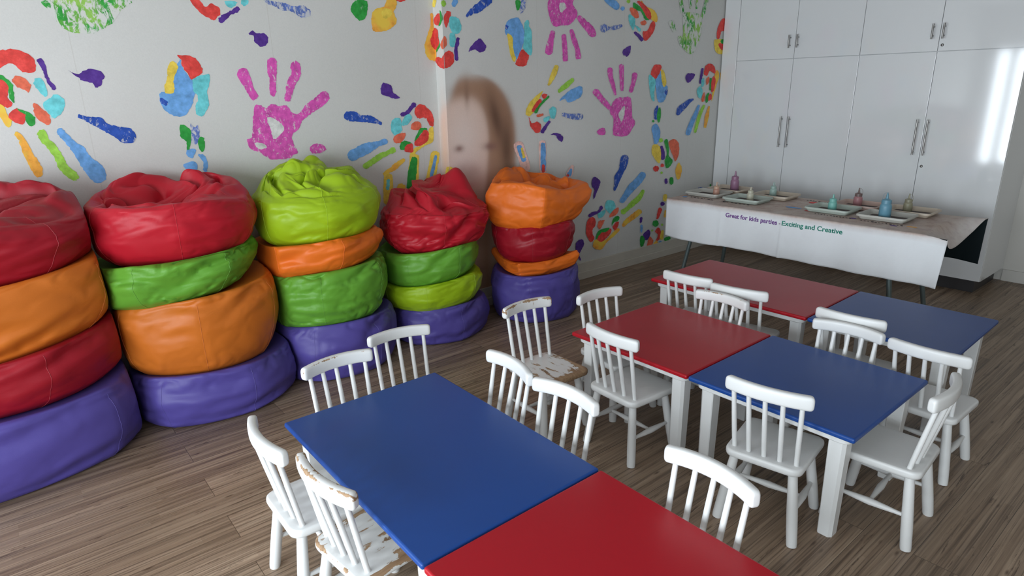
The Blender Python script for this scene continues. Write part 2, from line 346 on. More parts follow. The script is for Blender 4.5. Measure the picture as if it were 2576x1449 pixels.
# ------------------------------------------------------------------ room shell
PRINTS = """M362,1941 374,1893 389,1844 424,1815 463,1808 510,1807 550,1825 592,1850 625,1883 654,1919 683,1961
R959,1978 994,1925 1028,1902 1058,1890 1091,1918 1093,1949 1057,1969 1026,1951 1003,1981
T1123,1976 1145,1952 1166,1959 1189,1980 1164,1984 1131,1984
T1248,1986 1242,1975 1231,1967 1218,1966 1209,1973 1207,1984 1212,1995 1223,2003 1236,2004 1245,1997
V1107,1882 1127,1903 1152,1923 1186,1934 1195,1943 1195,1953 1188,1960 1176,1958 1146,1936 1113,1922 1087,1903 1081,1892 1084,1881 1095,1877
K1332,1987 1372,1978 1417,1954 1470,1952 1514,1926 1547,1927 1568,1931 1582,1946 1581,1964 1566,1974 1540,1986 1482,1981 1434,1993 1381,1997 1338,2003 1332,2001 1327,1996 1328,1990
V1222,1830 1249,1847 1264,1831 1299,1836 1325,1813 1313,1780 1276,1769 1248,1795 1248,1821
R127,1717 157,1728 195,1734 239,1724 267,1697 271,1658 258,1638 238,1636 213,1644 199,1666 178,1677 142,1658 111,1641
V279,1680 287,1659 293,1627 298,1598 307,1575 309,1565 313,1560 320,1560 326,1566 327,1574 324,1587 310,1605 307,1633 307,1668 300,1693 294,1698 286,1697 279,1689
V387,1647 419,1631 459,1650 481,1653 516,1641 527,1620 510,1593 495,1573 482,1573 469,1591 429,1603 421,1615
G136,1630 159,1608 171,1586 166,1552 160,1510 150,1530 150,1564 143,1597 131,1608
R122,1608 151,1592 150,1564 141,1531 155,1508 135,1491 101,1509
O173,1608 195,1625 221,1610 234,1585 228,1563 221,1551 211,1563 186,1577
T248,1581 261,1559 271,1539 275,1534 283,1534 289,1541 290,1549 290,1576 284,1605 274,1614 259,1611 248,1598
T261,1499 298,1532 320,1543 347,1525 343,1490 323,1456 295,1439 282,1451 272,1475
A106,1509 122,1497 128,1458 136,1429 125,1409 110,1416 97,1465
G162,1488 184,1478 214,1460 224,1442 215,1413 201,1405 187,1421 186,1450
R128,1458 157,1485 178,1473 188,1449 177,1421 162,1419 142,1434
O232,1505 262,1475 277,1452 275,1416 259,1411 238,1430 225,1454
A134,1370 146,1346 146,1311 154,1260 163,1210 170,1193 177,1182 191,1182 202,1193 204,1209 204,1230 188,1277 176,1323 166,1359 149,1384 144,1387 137,1384 133,1377
L217,1362 229,1332 245,1300 260,1258 270,1204 306,1156 317,1150 330,1155 337,1169 334,1183 303,1228 292,1275 273,1320 255,1350 250,1381 241,1390 228,1389 218,1377
B293,1365 310,1337 326,1304 341,1268 356,1216 378,1162 385,1148 403,1129 429,1132 448,1155 449,1185 441,1211 404,1251 385,1300 355,1329 335,1359 317,1387 308,1393 297,1388 291,1377
D389,1436 417,1416 451,1392 480,1371 513,1343 548,1311 558,1308 581,1305 603,1321 609,1348 597,1368 586,1380 539,1390 501,1403 475,1434 428,1439 398,1451 392,1452 387,1447 386,1441
B867,1697 822,1628 785,1553 753,1541 744,1503 757,1458 796,1430 845,1428 891,1479 908,1524 968,1602 906,1609 871,1666
Y807,1666 833,1691 854,1672 843,1641 824,1603 815,1546 777,1537 777,1572 796,1616
R858,1717 917,1717 951,1692 966,1647 946,1621 905,1602 896,1628 871,1666 874,1697
T911,1602 945,1618 992,1628 993,1588 972,1543 971,1477 934,1424 903,1432 906,1472 924,1524 908,1544
D747,1519 779,1495 767,1480 748,1490
K857,1405 867,1368 857,1288 887,1289 901,1339 901,1379 880,1367
G819,1383 843,1375 863,1341 845,1268 828,1246 831,1303 809,1324
G889,1306 917,1314 918,1263 898,1240 889,1265
B830,1256 872,1256 849,1213 825,1229
B877,1228 909,1222 917,1180 909,1139 890,1144 897,1189
B799,1183 840,1197 864,1185 858,1147 808,1162
P1205,1462 1241,1465 1261,1450 1300,1470 1336,1458 1381,1460 1406,1420 1451,1403 1442,1337 1391,1296 1398,1236 1413,1197 1385,1188 1359,1172 1260,1172 1199,1214 1158,1231 1140,1254 1138,1290 1165,1302 1185,1393
W1261,1400 1311,1387 1349,1342 1322,1300 1282,1281 1274,1332
W1173,1263 1207,1267 1241,1247 1220,1230 1185,1244
P1136,1614 1155,1576 1172,1536 1189,1503 1202,1494 1218,1497 1229,1510 1228,1525 1212,1555 1206,1597 1195,1640 1179,1656 1155,1654 1137,1637
P1302,1687 1298,1639 1302,1598 1297,1557 1294,1530 1298,1518 1310,1512 1323,1517 1329,1529 1334,1557 1340,1599 1348,1642 1354,1689 1348,1706 1331,1713 1311,1705
P1428,1666 1430,1632 1401,1593 1386,1540 1374,1500 1374,1488 1383,1481 1396,1482 1405,1491 1426,1529 1446,1575 1481,1620 1486,1671 1478,1689 1458,1695 1437,1685
P1584,1524 1552,1497 1501,1468 1461,1426 1434,1404 1425,1391 1428,1377 1441,1370 1456,1374 1489,1393 1536,1421 1588,1448 1627,1479 1640,1500 1632,1523 1609,1532
P1487,1215 1518,1239 1566,1232 1584,1204 1553,1187 1496,1187
G1823,1982 1857,2030 1900,2036 1933,2028 1934,1996 1921,1952 1889,1925 1856,1935
A1956,1954 1981,1991 2044,2009 2065,2046 2128,2050 2124,2006 2104,1983 2123,1939 2107,1909 2078,1889 2022,1869 1961,1870 1951,1903
Y2023,1979 2056,2002 2091,1990 2089,1960 2038,1943
R2128,2050 2197,2055 2154,2039
Y2395,2060 2391,2033 2393,2027 2403,2023 2414,2024 2420,2028 2436,2052 2433,2061 2420,2066 2404,2066
L2486,2040 2489,2028 2495,2020 2507,2019 2517,2024 2521,2033 2521,2044 2515,2053 2503,2054 2491,2049
B2576,2059 2566,2039 2566,2029 2575,2022 2589,2023 2599,2031 2612,2050 2613,2062 2602,2069 2587,2068
A2368,1989 2387,1986 2388,1928 2396,1865 2405,1723 2358,1707 2321,1738 2313,1801 2340,1864 2366,1927
G2470,1998 2494,1958 2477,1921 2446,1908 2465,1945
R2397,1951 2439,1982 2468,1975 2463,1930 2432,1913 2403,1927
R2504,1966 2531,1996 2552,1988 2549,1946 2526,1914 2515,1897 2502,1928
G2429,1883 2439,1839 2451,1799 2424,1765 2402,1771 2413,1880
R2400,1904 2436,1886 2439,1839 2444,1808 2402,1771 2374,1787 2356,1818 2380,1881
O2502,1848 2515,1821 2508,1790 2478,1770 2455,1799 2484,1832
T2543,1953 2579,1968 2623,1941 2631,1895 2603,1864 2563,1873 2540,1907
T2543,1864 2573,1869 2583,1831 2568,1787 2538,1790 2536,1829
V2590,1836 2581,1809 2570,1768 2570,1711 2575,1703 2585,1701 2595,1705 2599,1713 2595,1767 2609,1806 2614,1834 2612,1841 2604,1844 2595,1842
R2392,1715 2421,1730 2466,1720 2501,1754 2536,1760 2561,1743 2561,1696 2531,1668 2467,1656 2408,1683
D2689,1968 2737,1991 2775,1998 2844,2036 2873,2056 2887,2072 2883,2089 2863,2098 2838,2093 2801,2078 2739,2038 2712,2018 2674,1982 2669,1975 2672,1968 2680,1966
V2681,1761 2715,1802 2775,1842 2823,1801 2816,1772 2772,1756 2735,1774
B2995,1929 3030,1967 3100,1983 3135,1955 3163,1881 3137,1786 3082,1717 3060,1759 3039,1860 2993,1875
Y3010,1876 3056,1852 3060,1785 3082,1717 3058,1704 3030,1759
R3094,1717 3143,1786 3201,1749 3190,1709 3165,1674 3081,1681
T3164,1956 3201,1971 3206,1933 3227,1900 3228,1753 3179,1761 3149,1795 3163,1881
D2995,1933 3023,1926 3005,1900 2992,1912
K3143,2096 3179,2098 3172,2049 3130,2005 3125,2046
G3091,2093 3132,2087 3125,2046 3101,2028 3088,2068
V1985,1559 2004,1575 2053,1554 2063,1515 2108,1484 2070,1479 2024,1492 1979,1512
D1738,1363 1772,1355 1818,1350 1878,1344 1951,1328 1959,1327 1965,1333 1966,1340 1960,1345 1893,1383 1830,1390 1792,1411 1750,1414 1728,1410 1716,1393 1720,1374
V2192,1449 2169,1423 2139,1399 2115,1394 2105,1388 2104,1378 2111,1370 2122,1369 2156,1377 2189,1408 2218,1429 2223,1440 2217,1450 2205,1454
R2205,1394 2229,1434 2269,1437 2327,1398 2349,1347 2340,1297 2311,1315 2293,1349 2274,1358 2243,1351 2215,1369
T2104,1325 2137,1372 2176,1379 2184,1354 2142,1315 2108,1313
T2034,1337 2060,1361 2097,1358 2108,1309 2100,1276 2060,1254 2029,1280
O2181,1321 2212,1335 2246,1322 2243,1281 2174,1289
O2038,1239 2070,1262 2128,1265 2105,1218 2075,1204 2042,1214
Y2308,1277 2340,1292 2334,1203 2281,1181 2218,1152 2165,1114 2145,1115 2179,1163 2240,1180 2293,1210
G2193,1213 2238,1285 2289,1287 2288,1274 2246,1260 2213,1211
G2082,1170 2095,1211 2143,1214 2172,1197 2132,1192 2110,1160
R2235,1244 2267,1275 2302,1265 2299,1214 2251,1183 2200,1180 2192,1204
R2115,1160 2132,1192 2172,1196 2178,1146 2143,1142
B1972,1240 1930,1229 1889,1227 1829,1219 1737,1184 1718,1167 1717,1143 1736,1126 1762,1125 1854,1156 1905,1181 1939,1198 1982,1205 1995,1214 1997,1227 1988,1238
L2020,1182 1979,1162 1938,1156 1879,1127 1821,1098 1812,1087 1814,1074 1826,1065 1841,1067 1898,1096 1955,1123 1991,1135 2037,1149 2048,1159 2048,1173 2036,1183
A2093,1106 2055,1092 2022,1073 1986,1052 1952,1033 1946,1026 1948,1017 1956,1011 1966,1012 2001,1028 2045,1042 2074,1067 2106,1085 2113,1092 2112,1101 2104,1106
Y1948,999 1934,857 1942,834 1965,822 1990,828 2002,848 2013,992 2005,1013 1983,1024 1960,1018
T1970,981 1957,932 1959,923 1967,918 1977,919 1983,926 1992,976 1990,984 1983,988 1974,987
Y2151,1108 2125,982 2103,837 2113,807 2144,791 2177,798 2193,823 2204,971 2218,1099 2211,1120 2189,1132 2164,1127
G2157,1096 2124,1001 2103,837 2109,817 2129,806 2152,810 2163,827 2188,989 2206,1086 2202,1102 2187,1112 2168,1109
Y2309,1115 2288,1040 2213,830 2218,801 2244,781 2277,783 2297,804 2357,1022 2378,1100 2373,1123 2351,1136 2324,1133
B2338,1102 2308,1026 2285,949 2286,942 2293,937 2301,938 2305,943 2336,1018 2358,1096 2357,1103 2351,1107 2343,1107
G2243,902 2221,843 2223,829 2235,820 2251,820 2261,830 2279,891 2277,903 2266,911 2252,911
Y2453,1016 2359,811 2365,781 2395,763 2447,776 2477,804 2519,1009 2515,1026 2498,1037 2471,1032
B2462,980 2426,915 2381,823 2385,807 2405,800 2432,807 2447,822 2463,914 2492,978 2491,985 2482,988 2470,986
A2039,926 2036,861 2043,842 2063,832 2085,837 2095,854 2103,918 2095,939 2073,950 2050,944
S3049,1120 3092,1024 3118,966 3139,945 3172,940 3198,954 3201,979 3178,1039 3138,1137 3114,1158 3078,1162 3051,1146
B3076,1114 3115,1026 3128,1015 3147,1012 3161,1021 3162,1035 3122,1123 3110,1134 3091,1136 3077,1128
Y3114,1106 3129,1048 3135,1042 3144,1040 3152,1044 3154,1051 3133,1108 3129,1113 3121,1115 3115,1112
S3289,1133 3294,940 3304,921 3329,911 3353,917 3363,934 3357,1129 3347,1147 3322,1156 3298,1150
B3307,1122 3304,949 3312,934 3331,927 3350,931 3358,944 3355,1119 3348,1132 3331,1138 3314,1134
R3315,968 3315,928 3320,920 3331,915 3342,918 3347,925 3347,965 3343,973 3331,978 3320,975
P3391,2112 3423,1954 3520,1950 3600,1962 3666,2014 3673,2050 3625,2100 3624,2126
W3493,2092 3539,2103 3559,2070 3507,2037
P3676,1999 3724,1955 3774,1920 3802,1893 3826,1882 3857,1885 3875,1901 3871,1921 3840,1957 3776,1990 3712,2022 3695,2027 3677,2022 3669,2010
P3404,1900 3382,1848 3355,1778 3361,1759 3384,1749 3411,1753 3426,1770 3438,1842 3449,1895 3446,1907 3431,1913 3414,1911
P3517,1878 3524,1802 3528,1721 3537,1708 3556,1704 3575,1710 3582,1723 3572,1805 3564,1881 3556,1892 3539,1895 3522,1890
P3598,1914 3616,1854 3655,1793 3658,1739 3670,1725 3693,1722 3713,1730 3719,1745 3698,1801 3667,1866 3634,1922 3625,1929 3611,1930 3600,1923
B3958,2147 4076,2154 4131,2115 4109,2086 4049,2097
B4194,2100 4190,2091 4178,2085 4163,2084 4150,2089 4145,2097 4149,2106 4161,2113 4177,2113 4189,2109
L4258,2156 4254,2148 4244,2142 4230,2142 4219,2146 4215,2153 4218,2161 4229,2167 4242,2167 4254,2163
A4386,2173 4454,2129 4555,2105 4601,2058 4588,2017 4527,2034 4506,2093 4404,2136
G4299,2149 4373,2124 4441,2079 4494,2033 4444,2031 4391,2087 4302,2101
R4338,2161 4403,2155 4506,2093 4518,2039 4468,2047 4406,2107
O4255,2099 4294,2112 4351,2085 4362,2039 4298,2043
R4425,1941 4483,1953 4528,2015 4571,2016 4567,1956 4504,1894 4455,1872 4428,1902
O4388,2009 4444,2026 4463,2002 4422,1986
T4249,2060 4306,2044 4324,2006 4303,1947 4266,1984 4244,2022
T4317,1986 4391,1965 4384,1940
V4319,1920 4357,1901 4396,1872 4412,1867 4428,1871 4436,1881 4430,1891 4383,1919 4338,1936 4326,1938 4316,1934 4313,1927
K3966,1919 4026,1940 4106,1942 4166,1966 4175,1972 4175,1979 4166,1984 4154,1984 4093,1975 4023,1962 3964,1979 3931,1968 3919,1947 3933,1926
V4185,1792 4231,1818 4281,1829 4273,1779 4242,1749 4194,1763
M4944,2095 5130,2114 5213,2065 5210,1925 5128,1793 5032,1791 4911,1874 4960,1939
M4872,2201 4911,2112 4921,2104 4938,2103 4951,2108 4954,2118 4921,2209 4910,2217 4891,2218 4875,2212
M5010,2211 5031,2150 5037,2145 5048,2144 5058,2147 5061,2153 5047,2215 5039,2221 5025,2223 5013,2218
M5103,2217 5114,2156 5119,2150 5130,2148 5141,2151 5144,2157 5141,2220 5134,2227 5121,2229 5108,2225
M5245,2230 5198,2089 5201,2080 5216,2074 5234,2076 5244,2085 5299,2226 5295,2237 5277,2242 5257,2240
M4755,2012 4806,1960 4819,1952 4839,1952 4852,1960 4852,1971 4821,2029 4801,2040 4774,2039 4755,2028
M4886,1900 4925,1849 4939,1841 4959,1840 4974,1847 4974,1859 4948,1912 4931,1923 4906,1924 4887,1914
R5464,1922 5463,1999 5506,2067 5555,2090 5623,2061 5638,1961 5592,1982 5529,1980 5505,1923
Y5425,1898 5475,1911 5624,1909 5640,1801 5545,1786 5458,1809
R5501,1878 5606,1880 5611,1846 5561,1823 5516,1844
G5600,1897 5594,1885 5576,1877 5553,1877 5533,1884 5524,1895 5529,1907 5547,1915 5571,1916 5591,1909
Y3440,1672 3405,1610 3378,1553 3377,1546 3384,1541 3394,1540 3401,1544 3453,1596 3484,1661 3483,1674 3470,1682 3452,1681
L3610,1585 3545,1552 3484,1511 3477,1503 3481,1493 3493,1488 3507,1490 3581,1523 3639,1563 3647,1573 3641,1584 3626,1589
B3496,1431 3577,1490 3716,1533 3736,1477 3689,1440 3585,1416 3557,1443
K3533,1317 3596,1301 3661,1287 3713,1284 3738,1290 3748,1306 3737,1324 3713,1331 3665,1333 3603,1335 3541,1343 3527,1341 3518,1333 3521,1323
Y3166,1372 3211,1434 3326,1504 3300,1459 3222,1343 3172,1340
R3223,1379 3287,1446 3319,1431 3286,1377 3235,1360
R3190,1326 3221,1283 3272,1290 3311,1264 3298,1218 3259,1213 3208,1260
R3319,1477 3371,1480 3345,1444
G3377,1467 3291,1409 3247,1366 3246,1357 3252,1350 3264,1349 3273,1353 3307,1399 3391,1456 3394,1461 3391,1467 3384,1469
O3283,1322 3327,1331 3334,1334 3335,1340 3330,1345 3322,1346 3276,1340 3268,1336 3267,1329 3273,1323
T3396,1373 3429,1391 3462,1375 3449,1314 3415,1306 3396,1345
T3336,1310 3395,1326 3389,1298 3349,1281
V3381,1290 3343,1260 3307,1224 3305,1214 3313,1206 3326,1203 3338,1209 3369,1245 3402,1278 3405,1284 3399,1291 3390,1293
V3408,1192 3469,1199 3531,1171 3524,1132 3483,1149 3456,1180
P4063,1370 4123,1429 4202,1437 4300,1429 4328,1287 4370,1232 4331,1181 4267,1131 4120,1140 4095,1173 4098,1276 4057,1319
W4160,1315 4222,1370 4232,1323 4203,1251 4170,1273
P4012,1647 4027,1587 4066,1517 4097,1463 4103,1457 4114,1456 4123,1459 4124,1466 4110,1524 4081,1593 4070,1651 4058,1664 4037,1667 4018,1660
P4148,1673 4157,1589 4172,1498 4179,1490 4193,1486 4206,1490 4210,1498 4207,1589 4202,1674 4193,1686 4173,1691 4155,1685
P4310,1613 4301,1552 4278,1491 4280,1480 4294,1472 4312,1473 4323,1482 4352,1543 4375,1604 4369,1620 4348,1629 4323,1626
P3861,1470 3913,1430 3978,1384 4040,1346 4055,1340 4071,1343 4078,1353 4072,1363 4023,1409 3963,1457 3916,1498 3892,1507 3866,1503 3853,1487
P3908,1183 3945,1207 3999,1204 4001,1155 3931,1160
B4659,1660 4698,1618 4750,1532 4779,1510 4775,1456 4735,1391 4662,1393 4630,1469 4613,1576
R4548,1629 4587,1686 4656,1691 4685,1665 4646,1607 4613,1576 4559,1597
Y4678,1650 4724,1628 4758,1543 4725,1511 4692,1575
T4524,1608 4577,1592 4614,1555 4603,1470 4609,1395 4563,1428 4529,1535
D4746,1478 4781,1488 4776,1445 4738,1462
D4615,1319 4656,1361 4669,1306 4656,1246 4620,1253
G4659,1317 4693,1343 4708,1271 4685,1217 4656,1252
G4623,1231 4620,1226 4613,1222 4603,1223 4594,1227 4591,1233 4594,1238 4601,1242 4611,1241 4620,1237
B4590,1178 4650,1208 4710,1138 4690,1049 4636,1042 4613,1110
Y4610,1021 4654,1035 4721,1002 4738,909 4713,865 4645,917 4605,965
V4721,1005 4736,953 4739,909 4748,897 4767,890 4785,894 4792,905 4788,953 4757,1007 4748,1015 4734,1018 4723,1014
G4772,1050 4818,1064 4844,982 4849,923 4907,872 4877,827 4821,815 4796,881 4819,949
O4839,1039 4913,1063 4985,1018 4994,924 4951,862 4907,919 4863,980
L4755,1062 4750,1052 4736,1046 4717,1047 4702,1055 4696,1066 4700,1076 4714,1082 4733,1081 4748,1073
A4966,807 5001,846 5053,787 5035,705 4996,696 4961,760
R4717,818 4710,804 4691,797 4665,799 4644,810 4635,826 4642,840 4662,848 4687,845 4708,834
R4788,841 4784,832 4771,827 4755,829 4741,836 4735,846 4740,855 4752,860 4768,858 4782,851
L4775,778 4772,772 4764,769 4753,770 4744,775 4740,781 4743,787 4751,790 4762,789 4771,785
V4805,709 4811,685 4819,675 4835,670 4849,674 4853,683 4847,707 4838,717 4823,721 4809,718
G4878,709 4880,678 4890,665 4911,657 4932,660 4939,672 4937,703 4927,716 4905,724 4885,721
V5025,1584 5050,1617 5108,1619 5168,1611 5133,1572 5068,1541
V5254,1657 5241,1595 5236,1539 5240,1532 5251,1528 5263,1530 5268,1536 5278,1592 5290,1654 5287,1661 5274,1666 5261,1664
R5297,1616 5320,1684 5389,1703 5461,1673 5473,1616 5387,1639 5351,1599
A5473,1616 5512,1644 5544,1592 5508,1511 5477,1429 5452,1371 5452,1453
G5398,1570 5403,1478 5408,1472 5418,1469 5429,1471 5432,1477 5427,1570 5422,1575 5412,1578 5401,1576
R5428,1558 5455,1593 5491,1558 5472,1465 5430,1465
O5344,1570 5383,1587 5388,1547 5350,1519
T5264,1560 5302,1576 5315,1525 5281,1503
T5212,1481 5260,1509 5295,1468 5282,1405 5229,1423
O5292,1410 5327,1456 5336,1386 5301,1370
G5352,1421 5401,1449 5398,1384 5363,1362
R5394,1420 5433,1442 5449,1395 5399,1379
A5558,1615 5618,1650 5638,1509 5610,1474 5572,1545
D4978,1275 5012,1298 5068,1331 5115,1366 5160,1388 5168,1393 5166,1400 5156,1405 5144,1405 5074,1396 5011,1366 4938,1336 4921,1293 4921,1279 4937,1268 4961,1266
B5232,1340 5189,1281 5121,1193 5079,1113 5082,1096 5104,1084 5132,1083 5149,1094 5190,1174 5243,1266 5267,1332 5265,1340 5254,1346 5240,1346
L5314,1339 5264,1277 5223,1184 5206,1113 5209,1104 5221,1099 5235,1099 5243,1105 5271,1174 5312,1265 5349,1329 5349,1337 5338,1343 5324,1344
A5404,1327 5366,1247 5354,1152 5359,1143 5373,1137 5388,1138 5396,1145 5424,1238 5429,1323 5426,1329 5418,1332 5409,1331
D4202,956 4189,904 4181,861 4130,812 4129,752 4121,705 4122,696 4132,690 4145,689 4152,695 4180,738 4209,783 4247,835 4282,880 4300,934 4291,959 4259,976 4222,975
V3857,792 3870,824 3908,824 3956,789 3949,752 3923,709 3886,648 3879,691 3889,728 3861,754
B4454,803 4399,764 4314,718 4254,653 4210,609 4205,592 4220,576 4246,570 4267,577 4315,618 4394,665 4476,713 4529,760 4536,781 4517,802 4483,811
L4486,651 4431,608 4350,571 4284,528 4234,515 4221,502 4229,484 4251,472 4276,473 4321,496 4399,531 4487,572 4527,632 4528,643 4517,653 4499,657
A4443,486 4369,457 4287,424 4248,391 4243,380 4251,368 4269,361 4286,364 4330,385 4418,411 4491,444 4503,458 4494,476 4469,488
T4022,580 4050,616 4120,604 4154,555 4123,520 4089,504 4029,548
T3939,521 4030,540 4008,496 3952,480
V3960,577 3936,544 3886,545 3835,532 3826,525 3828,514 3840,506 3855,505 3903,517 3953,527 3995,557 3997,567 3988,577 3973,581
R3803,455 3829,494 3879,500 3910,470 3909,423 3881,404 3877,365 3900,321 3873,294 3833,317 3801,377
O3937,419 3953,456 4004,457 4021,450 3999,418 3961,384
O4078,474 4123,520 4187,539 4189,503 4148,476
G4111,393 4126,447 4172,469 4209,452 4186,422 4139,421
R4123,383 4157,410 4199,416 4194,380 4160,345 4142,356
A3885,252 3901,297 3957,304 4039,283 4131,333 4189,361 4214,336 4133,292 4063,262 4006,215 3949,210
G3918,311 3955,377 4082,381 4060,352 3990,347 3946,314
R3935,308 3990,355 4036,348 4094,371 4110,353 4084,316 4016,278 3970,278
V3681,303 3724,335 3767,327 3777,279 3747,244 3726,208 3743,157 3727,164 3699,213
V4480,407 4479,373 4482,366 4490,361 4500,361 4505,366 4518,397 4514,407 4501,414 4487,414
B4492,336 4497,284 4502,277 4511,273 4520,274 4524,280 4523,331 4518,339 4506,344 4496,342
V4538,252 4608,284 4637,245 4601,190 4548,207
R4704,252 4749,280 4786,239 4778,170 4724,161 4747,210
G4751,318 4744,302 4721,295 4693,299 4669,313 4659,332 4666,348 4688,356 4717,352 4741,337
L4676,265 4674,260 4667,258 4659,259 4652,263 4649,269 4651,274 4657,276 4666,275 4673,270
R4736,455 4721,418 4715,374 4716,367 4725,362 4735,361 4741,365 4769,402 4789,437 4786,451 4770,462 4749,464
Y4800,568 4796,534 4803,521 4822,512 4842,513 4851,523 4855,557 4848,570 4829,579 4809,578
V4823,490 4818,480 4803,475 4785,477 4769,486 4762,498 4767,508 4782,513 4800,511 4816,502
G4495,225 4526,241 4562,196 4545,147 4506,145
O4593,122 4626,212 4683,168 4659,128 4620,108
A4660,119 4724,161 4753,138 4714,110
B4813,128 4809,120 4797,116 4781,118 4768,126 4763,137 4767,145 4779,149 4794,147 4807,139
Y4833,167 4833,230 4829,240 4816,247 4801,246 4794,239 4777,181 4784,167 4802,157 4823,157
G4882,132 4928,141 4940,147 4939,158 4925,168 4908,170 4857,169 4843,161 4844,147 4860,135
L4818,295 4816,290 4808,287 4797,289 4789,294 4785,300 4788,306 4796,309 4806,307 4815,302
A4854,368 4850,421 4847,427 4840,430 4832,430 4828,425 4820,375 4825,366 4836,361 4848,362
S3612,938 3569,889 3570,870 3589,855 3616,853 3634,865 3650,925 3650,936 3638,945 3622,946
B3608,916 3578,885 3579,872 3592,862 3611,860 3624,868 3634,906 3634,914 3626,920 3615,921
R3600,870 3597,864 3590,861 3582,862 3575,866 3572,872 3574,878 3581,881 3590,880 3597,876
D5311,556 5378,558 5421,557 5430,558 5433,563 5428,568 5419,571 5369,580 5302,571 5295,568 5295,562 5302,557
G5518,589 5523,571 5526,566 5533,564 5540,565 5542,569 5543,587 5539,592 5529,595 5521,594"""
def unfolded(s, z, off):
    """(distance along the papered wall, height) -> point on the stepped wall, off = lift from the paper"""
    if s <= XS: return (s, YL - off, z)
    if s <= XS + (YL - YR): return (XS - off, YL - (s - XS), z)
    return (s - (YL - YR), YR - off, z)
S1, S2 = XS, XS + (YL - YR)

def clip_s(poly, lim, keep_less):
    out = []
    for i, p in enumerate(poly):
        q = poly[(i + 1) % len(poly)]
        pin = (p[0] <= lim) if keep_less else (p[0] >= lim); qin = (q[0] <= lim) if keep_less else (q[0] >= lim)
        if pin: out.append(p)
        if pin != qin:
            t = (lim - p[0]) / (q[0] - p[0]); out.append((lim, p[1] + (q[1] - p[1]) * t))
    return out

def gauss(s, z, cs, cz, ws, wz, rot=0.0, p=2.0):
    ds, dz = s - cs, z - cz
    c, n = math.cos(rot), math.sin(rot)
    a, b = (ds * c + dz * n) / ws, (-ds * n + dz * c) / wz
    return math.exp(-((a * a + b * b) ** (p / 2)))
def soft(a, w):    # smooth step 0..1 around 0
    return 1 / (1 + math.exp(-max(-40, min(40, a / w))))
def portrait(s, z):
    """colour of the soft-focus printed portrait of a long-haired child on the paper"""
    col = list(PAPER)
    def blend(c, k):
        for i in range(3): col[i] += (c[i] - col[i]) * max(0, min(1, k))
    if 2.3 < s < 3.3 and z < 1.8:
        # outline of the hair: wide dome leaning left, long on the right
        w = .33 if z < 1.2 else .33 * max(0, 1 - ((z - 1.2) / .42) ** 2.3) ** .5
        right = 2.735 + w - .05 * max(0, (z - 1.2)) - s
        left = s - (2.49 + .10 * max(0, (z - 1.30) / .3) ** 2)
        hair = soft(right, .013) * soft(left, .013) * soft(1.605 - z, .016)
        blend((.40, .225, .14), hair)
        blend((.40, .22, .14), hair * gauss(s, z, 2.97, 1.30, .10, .24, .30) * 1.0)
        # skin
        fx = (s - (2.62 - .10 * (1.2 - z))) / (.205 if s > 2.62 else .30); fz = (z - 1.14) / (.33 if z > 1.14 else 1.1)
        sk = soft(1 - (abs(fx) ** 2.3 + abs(fz) ** 2.0), .10) * soft(s - 2.40, .02)
        blend((.80, .59, .50), sk)
        blend((.86, .72, .66), gauss(s, z, 2.62, 1.22, .13, .17) * .75)
        blend((.84, .64, .62), gauss(s, z, 2.60, .98, .16, .12) * .7)
        blend((.14, .07, .045), gauss(s, z, 2.895, 1.33, .055, .18, .28) * .9)
        blend((.15, .08, .05), gauss(s, z, 2.985, 1.12, .055, .20) * .9)
        blend((.28, .16, .11), gauss(s, z, 2.655, 1.500, .022, .075) * .75)
        blend((.33, .19, .13), gauss(s, z, 2.60, 1.52, .10, .03) * .25)
        blend((.26, .13, .11), gauss(s, z, 2.575, 1.148, .036, .022) * .85)
        blend((.26, .13, .11), gauss(s, z, 2.84, 1.145, .060, .028, -.05) * .85)
        blend((.62, .38, .32), gauss(s, z, 2.69, 1.00, .05, .04) * .30)
        blend((.78, .32, .36), gauss(s, z, 2.62, .895, .075, .022) * .6)
        blend((.88, .60, .46), gauss(s, z, 2.445, 1.12, .035, .30) * .8)
    return col

